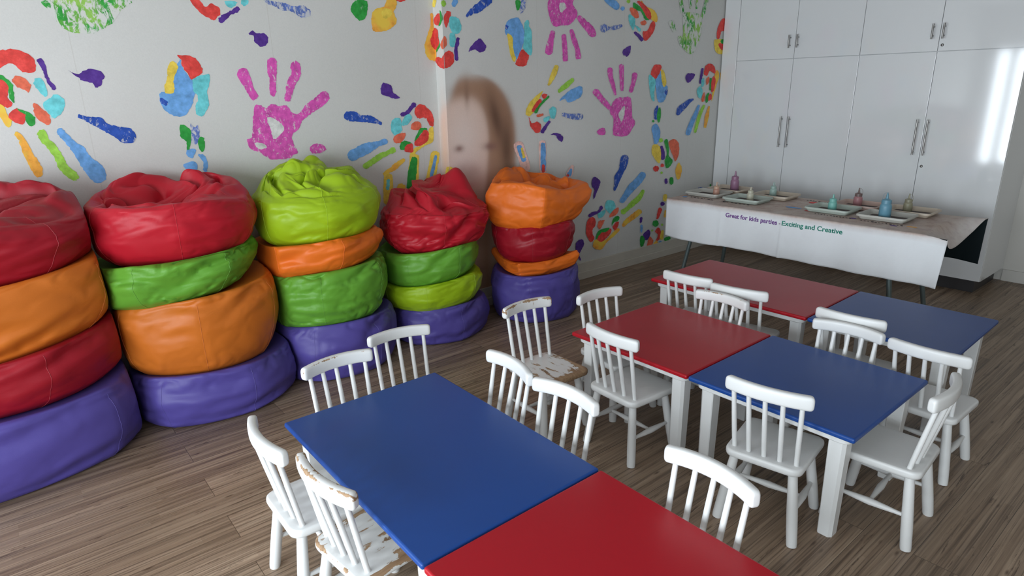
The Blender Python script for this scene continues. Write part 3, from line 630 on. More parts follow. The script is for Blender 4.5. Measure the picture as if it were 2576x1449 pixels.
def papered_wall():
    H = 0.13; verts = []; faces = []; mids = []; cols = []
    def patch(s0, s1, z0, z1, ns, nz):
        base = len(verts)
        for j in range(nz + 1):
            for i in range(ns + 1):
                s = s0 + (s1 - s0) * i / ns; z = z0 + (z1 - z0) * j / nz
                e = 1e-6 if i == 0 else (-1e-6 if i == ns else 0)
                verts.append(unfolded(s + e, z, 0)); cols.append(portrait(s, z))
        for j in range(nz):
            for i in range(ns):
                a = base + j * (ns + 1) + i; faces.append((a, a + 1, a + ns + 2, a + ns + 1)); mids.append(0)
    SX, ZT, ZB = 3.35, 1.75, .6
    patch(XL, 2.2, 0, CEIL, 6, 4); patch(2.2, S1, ZT, CEIL, 2, 3); patch(2.2, S1, 0, ZB, 2, 2); patch(2.2, S1, ZB, ZT, 22, 110)
    patch(S1, S2, 0, ZB, 1, 2); patch(S1, S2, ZB, ZT, 14, 110); patch(S1, S2, ZT, CEIL, 1, 3)
    patch(S2, SX, 0, ZB, 3, 2); patch(S2, SX, ZB, ZT, 100, 110); patch(S2, SX, ZT, CEIL, 3, 3)
    patch(SX, XB + .1, 0, CEIL, 5, 4)
    inks = ['wallpaper']; rnd = random.Random(4)
    for li, line in enumerate(PRINTS.split('\n')):
        key = 'ink_' + line[0]
        if key not in inks: inks.append(key)
        mi = inks.index(key)
        pts = [tuple(float(v) / 1000 for v in p.split(',')) for p in line[1:].split(' ')]
        # smooth (Catmull-Rom) and fray the outline
        n = len(pts); sm = []
        for i in range(n):
            p0, p1, p2, p3 = pts[i - 1], pts[i], pts[(i + 1) % n], pts[(i + 2) % n]
            k = max(2, min(7, int(math.hypot(p2[0] - p1[0], p2[1] - p1[1]) / .008)))
            for q in range(k):
                t = q / k
                f = lambda a, b, c, d: .5 * ((2 * b) + (-a + c) * t + (2 * a - 5 * b + 4 * c - d) * t * t + (-a + 3 * b - 3 * c + d) * t ** 3)
                sm.append((f(p0[0], p1[0], p2[0], p3[0]) + rnd.gauss(0, .0016), f(p0[1], p1[1], p2[1], p3[1]) + rnd.gauss(0, .0016)))
        off = .0005 + .00003 * li
        for lo, hi in ((None, S1), (S1, S2), (S2, None)):
            pl = sm
            if lo is not None: pl = clip_s(pl, lo, False)
            if hi is not None and pl: pl = clip_s(pl, hi, True)
            if len(pl) < 3: continue
            tri = tessellate_polygon([[Vector((a, b, 0)) for a, b in pl]])
            base = len(verts)
            for a, b in pl:
                a2 = a
                if lo is not None: a2 = max(a2, lo + 1e-6)
                if hi is not None: a2 = min(a2, hi - 1e-6)
                verts.append(unfolded(a2, b, off)); cols.append(PAPER)
            for t3 in tri:
                A, B_, C_ = (pl[i] for i in t3)
                cr = (B_[0] - A[0]) * (C_[1] - A[1]) - (B_[1] - A[1]) * (C_[0] - A[0])
                if abs(cr) < 1e-10: continue
                f = tuple(base + i for i in t3)
                faces.append(f if cr > 0 else f[::-1]); mids.append(mi)
    me = bpy.data.meshes.new('wall_mural'); me.from_pydata(verts, [], faces)
    me.polygons.foreach_set('material_index', mids)
    ca = me.color_attributes.new('print', 'FLOAT_COLOR', 'POINT')
    ca.data.foreach_set('color', [x for c in cols for x in (*c, 1.0)])
    o = link('wall_mural', me, [M[k] for k in inks]); tag(o, kind='structure')
papered_wall()

def shell(name, boxes, mat, bev=0):
    bm = bmesh.new()
    for b in boxes: box(bm, *b, bev=bev)
    return tag(from_bm(name, bm, mat, smooth=bev > 0), kind='structure')
shell('floor', [(XL - .2, XB + .2, YN - .2, YL + .2, -.08, 0)], M['floor'])
shell('ceiling', [(XL - .2, XB + .2, YN - .2, YL + .2, CEIL, CEIL + .08)], M['ceiling'])
shell('wall_right', [(XB, XB + .12, YN - .1, YR - .01, 0, CEIL)], M['white_wall'])
bx = [(1.2 + .97, XB + .1, YN - .15, YN, 0, CEIL), (XL - .1, 1.2 - .97, YN - .15, YN, 0, CEIL), (.23, 2.17, YN - .15, YN, 0, .88), (.23, 2.17, YN - .15, YN, 2.02, CEIL)]
shell('wall_front', bx, M['white_wall'])
bx = [(XL - .15, XL, YN, YL, WZ1, CEIL), (XL - .15, XL, YN, YL, 0, WZ0)]
ys = [YN] + [v for w in WIN for v in w] + [YL]
for a, b in zip(ys[::2], ys[1::2]): bx.append((XL - .15, XL, a, b, WZ0, WZ1))
shell('wall_left', bx, M['white_wall'])
for i, (a, b) in enumerate(WIN + [(0, 0)]):
    bm = bmesh.new()
    if i < 4:
        for q, w in ((a, .04), ((a + b) / 2 - (.02 if i < 3 else -.02), .04 if i < 3 else .10), (b - .04, .04)): box(bm, XL - .02, XL + .03, q, q + w, WZ0, WZ1, .003)
        for z in (WZ0, WZ1 - .04): box(bm, XL - .02, XL + .03, a, b, z, z + .04, .003)
    else:
        for q in (.23, 1.18, 2.13): box(bm, q, q + .04, YN - .03, YN + .02, .88, 2.02, .003)
        for z in (.88, 1.98): box(bm, .23, 2.17, YN - .03, YN + .02, z, z + .04, .003)
    tag(from_bm('window_%d' % (i + 1), bm, M['frame']), kind='structure')
# stepped skirting below the mural, and the skirting of the wall beside the cupboards
bm = bmesh.new()
box(bm, XS - .03, XC - .0, YR - .038, YR - .0005, 0, .062, .004)
box(bm, XS - .02, XC - .0, YR - .016, YR - .0005, .062, .135, .003)
box(bm, XL, XS - .03, YL - .038, YL - .0005, 0, .062, .004); box(bm, XL, XS - .02, YL - .016, YL - .0005, .062, .135, .003)
box(bm, XS - .038, XS - .0005, YR, YL - .01, 0, .062, .003)
tag(from_bm('baseboard_mural', bm, M['skirt']), kind='structure')
bm = bmesh.new(); box(bm, XB - .018, XB - .0005, YN + .01, 1.25, 0, .09, .003)
tag(from_bm('baseboard_right', bm, M['white_wall']), kind='structure')

# ------------------------------------------------------------------ wall cupboards
DW = .5356; Y0 = 3.397; ZS = 1.719; ZTOP = 2.42
def cupboard(y_left, filler, label, lock, gap_end):
    root = empty('wall_cupboard', (XC, y_left, 0))
    y = lambda v: v - y_left; yr = y_left - 2 * DW
    bm = bmesh.new()
    top = y_left + (.150 if filler else 0)
    box(bm, .021, XB - XC - .002, y(yr) + .0005, y(top) - .0005, .097, ZTOP, .0015)
    from_bm('carcass', bm, M['laminate'], root)
    if filler:
        bm = bmesh.new(); box(bm, 0, .0205, y(y_left) + .003, y(y_left) + .152, .097, ZTOP, .0015); from_bm('filler_panel', bm, M['laminate'], root)
    bm = bmesh.new(); box(bm, .045, XB - XC - .03, y(yr) + .04, y(top) - .005, 0, .0965, .001)
    from_bm('plinth', bm, M['plinth'], root)
    for k in range(2):
        ya = y_left - k * DW; yb = ya - DW
        for zz0, zz1, hz0, hz1 in ((.099, ZS - .002, .985, 1.245), (ZS + .002, ZTOP, 1.803, 1.907)):
            bm = bmesh.new(); box(bm, 0, .020, y(yb) + .0018, y(ya) - .0018, zz0, zz1, .0015)
            d = from_bm('door', bm, M['laminate'], root)
            hy = (y(yb) + .042) if k == 0 else (y(ya) - .028)
            bm = bmesh.new()
            tube(bm, [(-.032, hy, hz0), (-.032, hy, hz1)], .0062, 12)
            for q in (.022, ): 
                for z in (hz0 + q, hz1 - q): tube(bm, [(-.032, hy, z), (.001, hy, z)], .0048, 10)
            from_bm('handle', bm, M['steel'], d, angle=50)
            if lock and k == 1:
                z = .903 if zz0 < 1 else 1.761
                bm = bmesh.new(); lp = [(0, -.007), (.006, -.007), (.0095, -.0045), (.0105, .001)]
                lathe(bm, [(r, zz) for r, zz in lp], n=20)
                bmesh.ops.transform(bm, matrix=Matrix.Translation((0, y(ya) - .026, z)) @ Matrix.Rotation(PI / 2, 4, 'Y'), verts=bm.verts)
                from_bm('lock', bm, M['steel'], d, angle=60)
    tag(root, label, 'cupboard', 'tall gloss white cupboards along the end wall')
    return root
cupboard(Y0, True, 'tall white four-door cupboard next to the mural, without keyholes in its doors', False, False)
cupboard(Y0 - 2 * DW, False, 'tall white four-door cupboard at the right, with round locks beside its handles', True, True)
shell('trim_1', [(XC + .02, XB, 1.26, YR, ZTOP + .001, CEIL)], M['white_wall'])

# ------------------------------------------------------------------ play tables
LIFT = .43
def play_table(name, x0, x1, y0, y1, th, org, top, label, group):
    """x0..x1, y0..y1 measured in the group's own frame: u to the far right along the wall, v towards the viewer's right"""
    root = empty(name, (0, 0, 0))
    ux, uy = Vector((math.cos(th), math.sin(th), 0)), Vector((math.sin(th), -math.cos(th), 0))
    c = Vector((org[0], org[1], 0)) + ux * (x0 + x1) / 2 + uy * (y0 + y1) / 2
    root.location = c; root.rotation_euler = (0, 0, th)
    hx, hy = (x1 - x0) / 2 - .0015, (y1 - y0) / 2 - .0015
    bm = bmesh.new(); box(bm, -hx, hx, -hy, hy, LIFT - .020, LIFT, .0075, seg=5)
    tt = from_bm('tabletop', bm, M[top], root, angle=60); tt.modifiers.new('flat_top', 'WEIGHTED_NORMAL').weight = 100
    # rounded apron board under the top
    bm = bmesh.new(); ax, ay, r = hx - .022, hy - .022, .03; loop = []
    for cx, cy, a0 in ((ax - r, ay - r, 0), (-ax + r, ay - r, 90), (-ax + r, -ay + r, 180), (ax - r, -ay + r, 270)):
        for k in range(7):
            a = math.radians(a0 + 15 * k); loop.append((cx + r * math.cos(a), cy + r * math.sin(a)))
    lv = []
    for dz, s in ((-.0475, .985), (-.044, .998), (-.038, 1), (-.0205, 1)):
        lv.append([bm.verts.new((x * s, y * s, LIFT + dz)) for x, y in loop])
    for a, b in zip(lv, lv[1:]):
        for k in range(len(loop)): bm.faces.new((a[k], a[(k + 1) % len(loop)], b[(k + 1) % len(loop)], b[k]))
    bm.faces.new(lv[0][::-1]); bm.faces.new(lv[-1])
    from_bm('apron', bm, M['leg_paint'], root)
    for sx in (-1, 1):
        for sy in (-1, 1):
            bm = bmesh.new(); lx, ly = sx * (hx - .066), sy * (hy - .066); rings = []
            for z, w in ((0, .0235), (.006, .0245), (LIFT - .0478, .0285)):
                ch = .010; q = [(w, w - ch), (w - ch, w), (-w + .003, w), (-w, w - .003), (-w, -w + .003), (-w + .003, -w), (w - .003, -w), (w, -w + .003)]
                rings.append([bm.verts.new((lx + sx * a, ly + sy * b, z)) for a, b in q])
            for a, b in zip(rings, rings[1:]):
                for k in range(8): bm.faces.new((a[k], a[(k + 1) % 8], b[(k + 1) % 8], b[k]))
            bm.faces.new(rings[0][::-1]); bm.faces.new(rings[-1])
            from_bm('leg', bm, M['leg_paint'], root, angle=25)
    tag(root, label, 'table', group)
G = 'low play tables with painted tops and white legs'
N0, NT_ = (.6197, 2.0413), -.0041
play_table('play_table', 0, .6291, 0, .9173, NT_, N0, 'blue_top', 'low blue-topped table in the foreground, nearest of the blue tables', G)
play_table('play_table', 0, .6291, .9203, 1.84, NT_, N0, 'red_top', 'low red-topped table cut off by the bottom edge, nearest of the red tables', G)
M0, MT_ = (1.9667, 1.9762), .0047
play_table('play_table', 0, .6496, 0, .645, MT_, M0, 'red_top', 'low square red-topped table in the middle row, touching a blue table', G)
play_table('play_table', 0, .6496, .648, 1.286, MT_, M0, 'blue_top', 'low square blue-topped table in the middle row, beside a square red table', G)
F0, FT_ = (2.9278, 2.2768), .0164
play_table('play_table', 0, .6197, 0, .94, FT_, F0, 'red_top', 'long red-topped table in the far row near the craft stand, dull with glare', G)
play_table('play_table', 0, .6197, .943, 1.577, FT_, F0, 'blue_top', 'dusty blue-topped table in the far row, furthest of the blue tables', G)

# ------------------------------------------------------------------ chairs
CH = .573; SEAT = .291
def rim_attr(me, vals):
    a = me.attributes.new('rim', 'FLOAT', 'POINT'); a.data.foreach_set('value', vals)
def seat_mesh():
    # rounded trapezoid board, a little wider in front (+y)
    out = []
    def corner(cx, cy, r, a0, n=7):
        for k in range(n + 1):
            a = math.radians(a0 + 90 * k / n); out.append((cx + r * math.cos(a), cy + r * math.sin(a)))
    wf, wb, yf, yb = .140, .132, .150, -.138
    corner(wf - .030, yf - .030, .030, 0); corner(-wf + .030, yf - .030, .030, 90); corner(-wb + .036, yb + .036, .036, 180); corner(wb - .036, yb + .036, .036, 270)
    prof = [(-.0285, .955, 0), (-.026, .985, 0), (-.018, 1.0, .2), (-.010, 1.0, .5), (-.004, .992, 1.0), (-.0008, .97, .9), (0, .94, .35), (0, .80, .0), (-.0015, .45, 0)]
    verts, vals, faces = [], [], []; n = len(out)
    for dz, s, e in prof:
        for x, y in out: verts.append((x * s, y * s, SEAT + dz)); vals.append(e)
    verts.append((0, 0, SEAT - .002)); vals.append(0); verts.append((0, 0, SEAT - .0285)); vals.append(0)
    for j in range(len(prof) - 1):
        for k in range(n):
            a = j * n + k; b = j * n + (k + 1) % n; faces.append((a, b, b + n, a + n))
    t = (len(prof) - 1) * n
    for k in range(n): faces.append((t + k, t + (k + 1) % n, len(verts) - 2)); faces.append(((k + 1) % n, k, len(verts) - 1))
    me = bpy.data.meshes.new('seat'); me.from_pydata(verts, [], faces); shade(me, 60); rim_attr(me, vals); return me
def crest_mesh():
    """curved top rail, ends forward"""
    verts, vals, faces = [], [], []; m = 20
    TS = [-1, -.9975, -.990, -.978, -.955, -.92] + [-.86 + 1.72 * q / 14 for q in range(15)] + [.92, .955, .978, .990, .9975, 1]; n = len(TS) - 1
    for i, t in enumerate(TS):
        x = .142 * t
        endk = .50 + .50 * math.sqrt(max(0, 1 - max(0, (abs(t) - .92) / .08) ** 2))
        y = -.158 + .030 * t * t; hz = .0255 * endk; hy = .0150 * endk
        nx, ny = .06 * t / .14, -1.0; l = math.hypot(nx, ny); nx, ny = -nx / l * -1, ny / l
        for k in range(m):
            a = 2 * PI * k / m; ca, sa = math.cos(a), math.sin(a)
            px = math.copysign(abs(ca) ** .55, ca) * hy; pz = math.copysign(abs(sa) ** .55, sa) * hz
            bow = .004 * (1 - t * t)
            verts.append((x + nx * px, y + ny * px, CH - .0265 + bow + pz))
            vals.append(max(0, 1 - abs(abs(math.degrees(a) - 90) - 40) / 36) if sa > 0 else 0)
            if abs(t) > .955: vals[-1] = max(vals[-1], .7 if sa > -.3 else .2)
    for i in range(n):
        for k in range(m):
            a = i * m + k; b = i * m + (k + 1) % m; faces.append((a, b, b + m, a + m))
    faces.append(tuple(range(m))[::-1]); faces.append(tuple(n * m + k for k in range(m)))
    me = bpy.data.meshes.new('crest_rail'); me.from_pydata(verts, [], faces); shade(me, 50)
    rim_attr(me, vals); return me
def bm_mesh(name, bm, rim=.15, angle=50):
    bmesh.ops.recalc_face_normals(bm, faces=bm.faces)
    me = bpy.data.meshes.new(name); bm.to_mesh(me); bm.free(); shade(me, angle); rim_attr(me, [rim] * len(me.vertices)); return me
def chair_meshes():
    D = dict(seat=[seat_mesh()], crest_rail=[crest_mesh()], spindle=[], leg=[], stretcher=[])
    for k in range(5):
        t = (k - 2) / 2; bm = bmesh.new()
        xb, yb = .106 * t, -.105 + .008 * t * t; xt, yt = .112 * t, -.158 + .030 * (.8 * t) ** 2 - .002
        zt = CH - .045
        tube(bm, [(xb + (xt - xb) * q, yb + (yt - yb) * q, SEAT - .004 + (zt - SEAT + .004) * q) for q in (0, .3, .6, 1)], [.0082, .0088, .0086, .0078], 14)
        D['spindle'].append(bm_mesh('spindle', bm, .22))
    for sx in (-1, 1):
        for sy in (-1, 1):
            bm = bmesh.new(); top = Vector((sx * .098, sy * .098 - .002, SEAT - .018)); bot = Vector((sx * .133, sy * .136, 0))
            P = [top.lerp(bot, q) for q in (0, .25, .5, .75, .96, 1)]
            tube(bm, P, [.0150, .0165, .0180, .0185, .0178, .0165], 18)
            D['leg'].append(bm_mesh('leg', bm, .12))
    def leg_at(sx, sy, z):
        top = Vector((sx * .098, sy * .098 - .002, SEAT - .018)); bot = Vector((sx * .133, sy * .136, 0)); return top.lerp(bot, 1 - z / (SEAT - .018))
    for sx in (-1, 1):
        a, b = leg_at(sx, -1, .118), leg_at(sx, 1, .118); bm = bmesh.new()
        tube(bm, [a.lerp(b, q) for q in (0, .15, .32, .5, .68, .85, 1)], [.0062, .0075, .0105, .0132, .0105, .0075, .0062], 14)
        D['stretcher'].append(bm_mesh('stretcher', bm, .1))
    a, b = leg_at(-1, 0, .118), leg_at(1, 0, .118); a = (leg_at(-1, -1, .118) + leg_at(-1, 1, .118)) / 2; b = (leg_at(1, -1, .118) + leg_at(1, 1, .118)) / 2
    bm = bmesh.new(); tube(bm, [a.lerp(b, q) for q in (0, .15, .32, .5, .68, .85, 1)], [.0058, .0072, .0098, .0125, .0098, .0072, .0058], 14)
    D['stretcher'].append(bm_mesh('stretcher', bm, .1))
    return D
CM = chair_meshes()
def chair_proto(mat, over=None):
    root = empty('chair', (0, 0, 0))
    for name, mes in CM.items():
        for me in mes:
            o = bpy.data.objects.new(name, me.copy()); COL.objects.link(o); o.parent = root
            o.data.materials.append(M[(over or {}).get(name, mat)])
    return root
protos = {'a': chair_proto('paint0'), 'b': chair_proto('paint0b'), 'c': chair_proto('paint1', dict(spindle='paint0b', leg='paint0b', stretcher='paint0')),
          'w': chair_proto('paint2', dict(spindle='paint1', leg='paint0b', stretcher='paint0b'))}
used = set()
CHAIRS = [('c', 0.884, 2.005, -89.9, 0.988, 'white chair with chipped crest, left of two backed onto the purple bean bags'),
  ('b', 1.218, 2.16, -98.1, 0.942, 'white chair behind the foreground blue table, overlapped by a chipped-crest chair'),
  ('a', 0.613, 1.753, -0.7, 1.0, 'clean white chair at the far left of the blue table, nearest the bean bags'),
  ('w', 0.659, 1.46, 6.1, 1.0, 'heavily worn white chair with bare wood seat at the foreground blue table'),
  ('a', 1.208, 1.682, 174.7, 1.0, 'white chair on the far side of the blue table, before the peeling chair'),
  ('b', 1.2, 1.359, -175.9, 1.0, 'white chair tucked under the blue table near its corner with the red one'),
  ('w', 1.823, 1.993, -92.0, 1.0, 'peeling white chair standing alone in the aisle, not tucked under a table'),
  ('b', 2.213, 1.907, -97.0, 0.977, 'white chair at the wall-side end of the square red table'),
  ('a', 1.975, 1.61, -1.8, 1.0, 'white chair at the near side of the square red table'),
  ('b', 2.879, 1.906, 6.0, 1.0, 'white chair at the left end of the far red table'),
  ('b', 2.871, 1.611, 10.4, 1.0, 'white chair at the far red table, right of another chair there'),
  ('c', 2.504, 1.614, -178.7, 0.956, 'white chair behind the square red table, chipped along its crest'),
  ('a', 2.883, 1.068, 3.9, 1.0, 'white chair at the far blue table, mostly hidden behind another chair'),
  ('b', 2.533, 1.021, -175.6, 0.956, 'white chair behind the square blue table, back to back with a hidden one'),
  ('a', 2.799, 0.727, 0.7, 0.953, 'white chair pulled back from the far blue table, rightmost chair'),
  ('a', 1.987, 0.96, 11.1, 1.0, 'white chair at the near side of the square blue table'),
  ('b', 2.275, 0.688, 94.3, 1.0, 'white chair seen from its side at the end of the square blue table'),
  ('a', 1.174, 0.798, 178.3, 1.0, 'white chair at the far side of the foreground red table, cut off below')]
GC = "children's white spindle-back chairs around the low tables"
for kind, x, y, deg, sz, label in CHAIRS:
    if kind not in used: o = protos[kind]; used.add(kind)
    else: o = copy_tree(protos[kind])
    o.location = (x, y, 0); o.rotation_euler = (0, 0, math.radians(deg - 90)); o.scale = (1, 1, sz)
    tag(o, label, 'chair', GC)

# ------------------------------------------------------------------ bean bags
def _perm(seed):
    r = np.random.default_rng(seed); p = r.permutation(256); return np.concatenate([p, p, p]), r.normal(size=(256, 3))
def pnoise(P, seed):
    p, g = _perm(seed); Pi = np.floor(P).astype(int); f = P - Pi; Pi &= 255; u = f * f * f * (f * (f * 6 - 15) + 10); out = 0
    for dx in (0, 1):
        for dy in (0, 1):
            for dz in (0, 1):
                h = p[p[p[Pi[..., 0] + dx] + Pi[..., 1] + dy] + Pi[..., 2] + dz]
                d = (g[h] * (f - np.array([dx, dy, dz]))).sum(-1)
                w = (u[..., 0] if dx else 1 - u[..., 0]) * (u[..., 1] if dy else 1 - u[..., 1]) * (u[..., 2] if dz else 1 - u[..., 2]); out = out + d * w
    return out
def sstep(a, b, x):
    t = np.clip((x - a) / (b - a), 0, 1); return t * t * (3 - 2 * t)
def bag_points(s, NU=200, NVs=60, NVt=80):
    """closed bag surface: bottom, bulging side, rim, then either a flat (loaded) top or a slack crumpled one"""
    a, b, h = s['a'], s['b'], s['z1'] - s['z0']; seed = s['seed']; fold = s.get('fold', .004)
    phi = np.arange(NU) * 2 * PI / NU
    # profile control points (r, z) in units of radius / height
    bul = s.get('bulge', 1.0)
    side = [(0, 0), (.45, 0), (.68, .0), (.80, .05), (.915, .20), (1.0 * bul, .50), (1.005, .74), (.965, .90)]
    if s['floor']: side = [(0, 0), (.45, 0), (.80, .0), (.91, .06), (.975, .22), (1.01 * bul, .48), (.995, .72), (.955, .88)]
    top = s.get('top')
    if top: inn = top['prof']
    else: inn = [(.91, .985), (.82, 1.0), (.55, 1.0), (.25, 1.0), (.02, 1.0)]
    C = np.array(side + list(inn), float)
    seg = np.sqrt((np.diff(C, axis=0) ** 2 * np.array([1, h / a]) ** 2).sum(1)); t = np.concatenate([[0], np.cumsum(seg)]); tm = t[len(side) - 1]
    NV = NVs + NVt
    tt = np.concatenate([np.linspace(0, tm, NVs, endpoint=False), np.linspace(tm, t[-1], NVt)])
    def cr(ts):
        i = np.clip(np.searchsorted(t, ts, side='right') - 1, 0, len(t) - 2); f = ((ts - t[i]) / (t[i + 1] - t[i]))[:, None]
        p0, p1, p2, p3 = C[np.maximum(i - 1, 0)], C[i], C[i + 1], C[np.minimum(i + 2, len(C) - 1)]
        return .5 * (2 * p1 + (p2 - p0) * f + (2 * p0 - 5 * p1 + 4 * p2 - p3) * f ** 2 + (-p0 + 3 * p1 - 3 * p2 + p3) * f ** 3)
    pr = cr(tt); r = np.maximum(pr[:, 0], .0)[:, None] * np.ones(NU); zn = pr[:, 1][:, None] * np.ones(NU)
    ph = phi[None] * np.ones((NV, 1))
    isin = (np.arange(NV) >= NVs)[:, None] * np.ones(NU); q = np.clip((tt - tm) / (t[-1] - tm), 0, 1)[:, None] * np.ones(NU)   # 0 at rim .. 1 in the centre
    # six gores give a faintly polygonal plan
    g = s.get('gore', .25); ng = s.get('ng', 6); w = 2 * PI / ng; dlt = (ph - s.get('phi0', 0) + w / 2) % w - w / 2
    poly = np.cos(PI / ng) / np.cos(PI / ng - np.abs(dlt)) / .93
    r = r * (1 + (poly - 1) * g)
    # rim height varies round the bag
    if top and 'rim' in top:
        rz = sum(A * np.cos(k * (ph - p0)) for A, k, p0 in top['rim'])
        zn = zn + rz / h * sstep(.25, .95, zn) * (1 - sstep(.25, .9, q))
    X = np.stack([r * np.cos(ph) * a, r * np.sin(ph) * b, zn * h], -1)
    # side folds: long soft horizontal-ish buckles, stronger near top and bottom contact lines
    Nn = np.stack([np.cos(ph), np.sin(ph), 0 * ph], -1)
    band = sstep(.0, .12, zn) * (1 - isin * sstep(0, .25, q))
    dom = np.stack([np.cos(ph) * 1.5, np.sin(ph) * 1.5, zn * 2.8], -1)
    wr = np.stack([pnoise(dom * 1.3 + 7, seed + 1), pnoise(dom * 1.3 + 19, seed + 2), pnoise(dom * 1.3 + 31, seed + 3)], -1)
    big = pnoise(dom * .9 + wr * .5, seed) * 1.0
    slant = np.stack([np.cos(ph) * 1.9, np.sin(ph) * 1.9, zn * 4.2 + .8 * np.sin(ph * 2 + seed)], -1)
    bil = 1 - np.abs(pnoise(slant + wr * 1.1, seed + 5)) * 3.0
    bil = np.maximum(bil, 0) ** 1.8
    edgew = .35 + 1.1 * np.abs(zn - .5) ** 1.3 * 2
    disp = big * .014 + (-bil * fold * 1.6 + fold * .5) * edgew
    # explicit creases (phi, height, half length in radians, slope, depth, half width in height)
    for c in s.get('creases', []):
        cp, cz, cl, sl, dp, cw = c
        du = (ph - cp + PI) % (2 * PI) - PI
        line = cz + sl * du + .03 * np.sin(du * 7 + cp * 5)
        k = np.exp(-np.abs(du / cl) ** 2.4); dd = (zn - line) / cw
        disp = disp - dp * k * (np.exp(-dd ** 2) - .75 * np.exp(-(dd - 1.9) ** 2 / 1.4) - .35 * np.exp(-(dd + 1.9) ** 2 / 1.4))
    # seams draw in slightly
    seamg = np.exp(-(dlt * np.cos(0) / .022) ** 2); disp = disp - .0028 * seamg
    X = X + Nn * (disp * band)[..., None]
    if top:
        # slack cloth on top: radial folds swirling into the gathered middle
        cx, cy = top.get('c', (0, 0))
        k = sstep(0, .55, q); X[..., 0] += cx * sstep(.0, 1.0, q) * isin; X[..., 1] += cy * sstep(.0, 1.0, q) * isin
        sw = top.get('swirl', .8); A = top.get('amp', .05); nf = top.get('nf', 1.35)
        rr = (1 - q)
        pa = ph + sw * q ** 1.3 * 1.5
        P2 = np.stack([rr * np.cos(pa) * nf * 1.25, rr * np.sin(pa) * nf * 1.25, 0 * q + .37], -1)
        W = np.stack([pnoise(P2 * 1.2 + 3, seed + 11), pnoise(P2 * 1.2 + 9, seed + 12), 0 * q], -1)
        D = P2 + W * .9
        RD = np.stack([np.cos(pa) * nf * 1.1, np.sin(pa) * nf * 1.1, q * .8], -1) + W * .5
        sat = lambda n, k: np.tanh(np.sqrt(n * n + .0009) * k)
        f1 = sat(pnoise(D * 1.15, seed + 14), 3.6); f2 = sat(pnoise(D * 2.6 + 5, seed + 15), 3.2)
        fr = sat(pnoise(RD, seed + 16), 3.6)
        rad = sstep(0, .35, q) * (1 - sstep(.45, .85, q))
        fold_h = f1 * 1.15 + f2 * .16 + fr * top.get('radw', .70) * rad - .62
        env = isin * sstep(.06, .42, q)
        X[..., 2] += A * fold_h * env
        gx = pnoise(P2 * 1.7 + W + 21, seed + 17); gy = pnoise(P2 * 1.7 + W + 27, seed + 18)
        X[..., 0] += A * .7 * gx * env; X[..., 1] += A * .7 * gy * env
        for (lx, ly, lw, lh) in top.get('lumps', []):
            d2 = ((X[..., 0] - lx * a) ** 2 + (X[..., 1] - ly * b) ** 2) / lw ** 2
            X[..., 2] += lh * np.exp(-d2) * isin * sstep(0, .3, q)
    t0, t1 = s.get('tilt0', (0, 0)), s.get('tilt1', (0, 0)); zc = np.clip(zn, 0, 1)
    X[..., 2] += X[..., 0] * (t0[0] * (1 - zc) + t1[0] * zc) + X[..., 1] * (t0[1] * (1 - zc) + t1[1] * zc)
    rho = np.sqrt((X[..., 0] / a) ** 2 + (X[..., 1] / b) ** 2)
    X[..., 2] += np.minimum(rho, 1.05) ** 2.5 * (s.get('bowl0', 0) * (1 - zc) ** 1.2 + s.get('bowl1', 0) * zc ** 1.2)
    X[..., 2] += s.get('sag', .012) * np.cos(2 * (ph - s.get('sagp', .4))) * np.minimum(rho, 1) ** 2 * (sstep(0, 1, zc) if s['floor'] else 1)
    sh = s.get('shear', (0, 0)); X[..., 0] += sh[0] * (zn - .5) * h; X[..., 1] += sh[1] * (zn - .5) * h
    X[..., 2] = X[..., 2] + s['z0']
    if s['floor']: X[..., 2] = np.maximum(X[..., 2], .0015)
    # pressed against the wall behind
    wy = s['wall'] - s['c'][1] - .006
    over = X[..., 1] - (wy - .03); X[..., 1] = np.where(over > 0, wy - .03 + .03 * (1 - np.exp(-over / .03)), X[..., 1])
    # squeezed against the neighbouring stacks
    for key, sg in (('xmax', 1), ('xmin', -1)):
        if key in s:
            lim = (s[key][0] + s[key][1] * X[..., 2] - s['c'][0] - sg * .003) * sg; o = X[..., 0] * sg - (lim - .018)
            X[..., 0] = np.where(o > 0, sg * (lim - .018 + .018 * (1 - np.exp(-o / .018))), X[..., 0])
    return X, dlt, phi
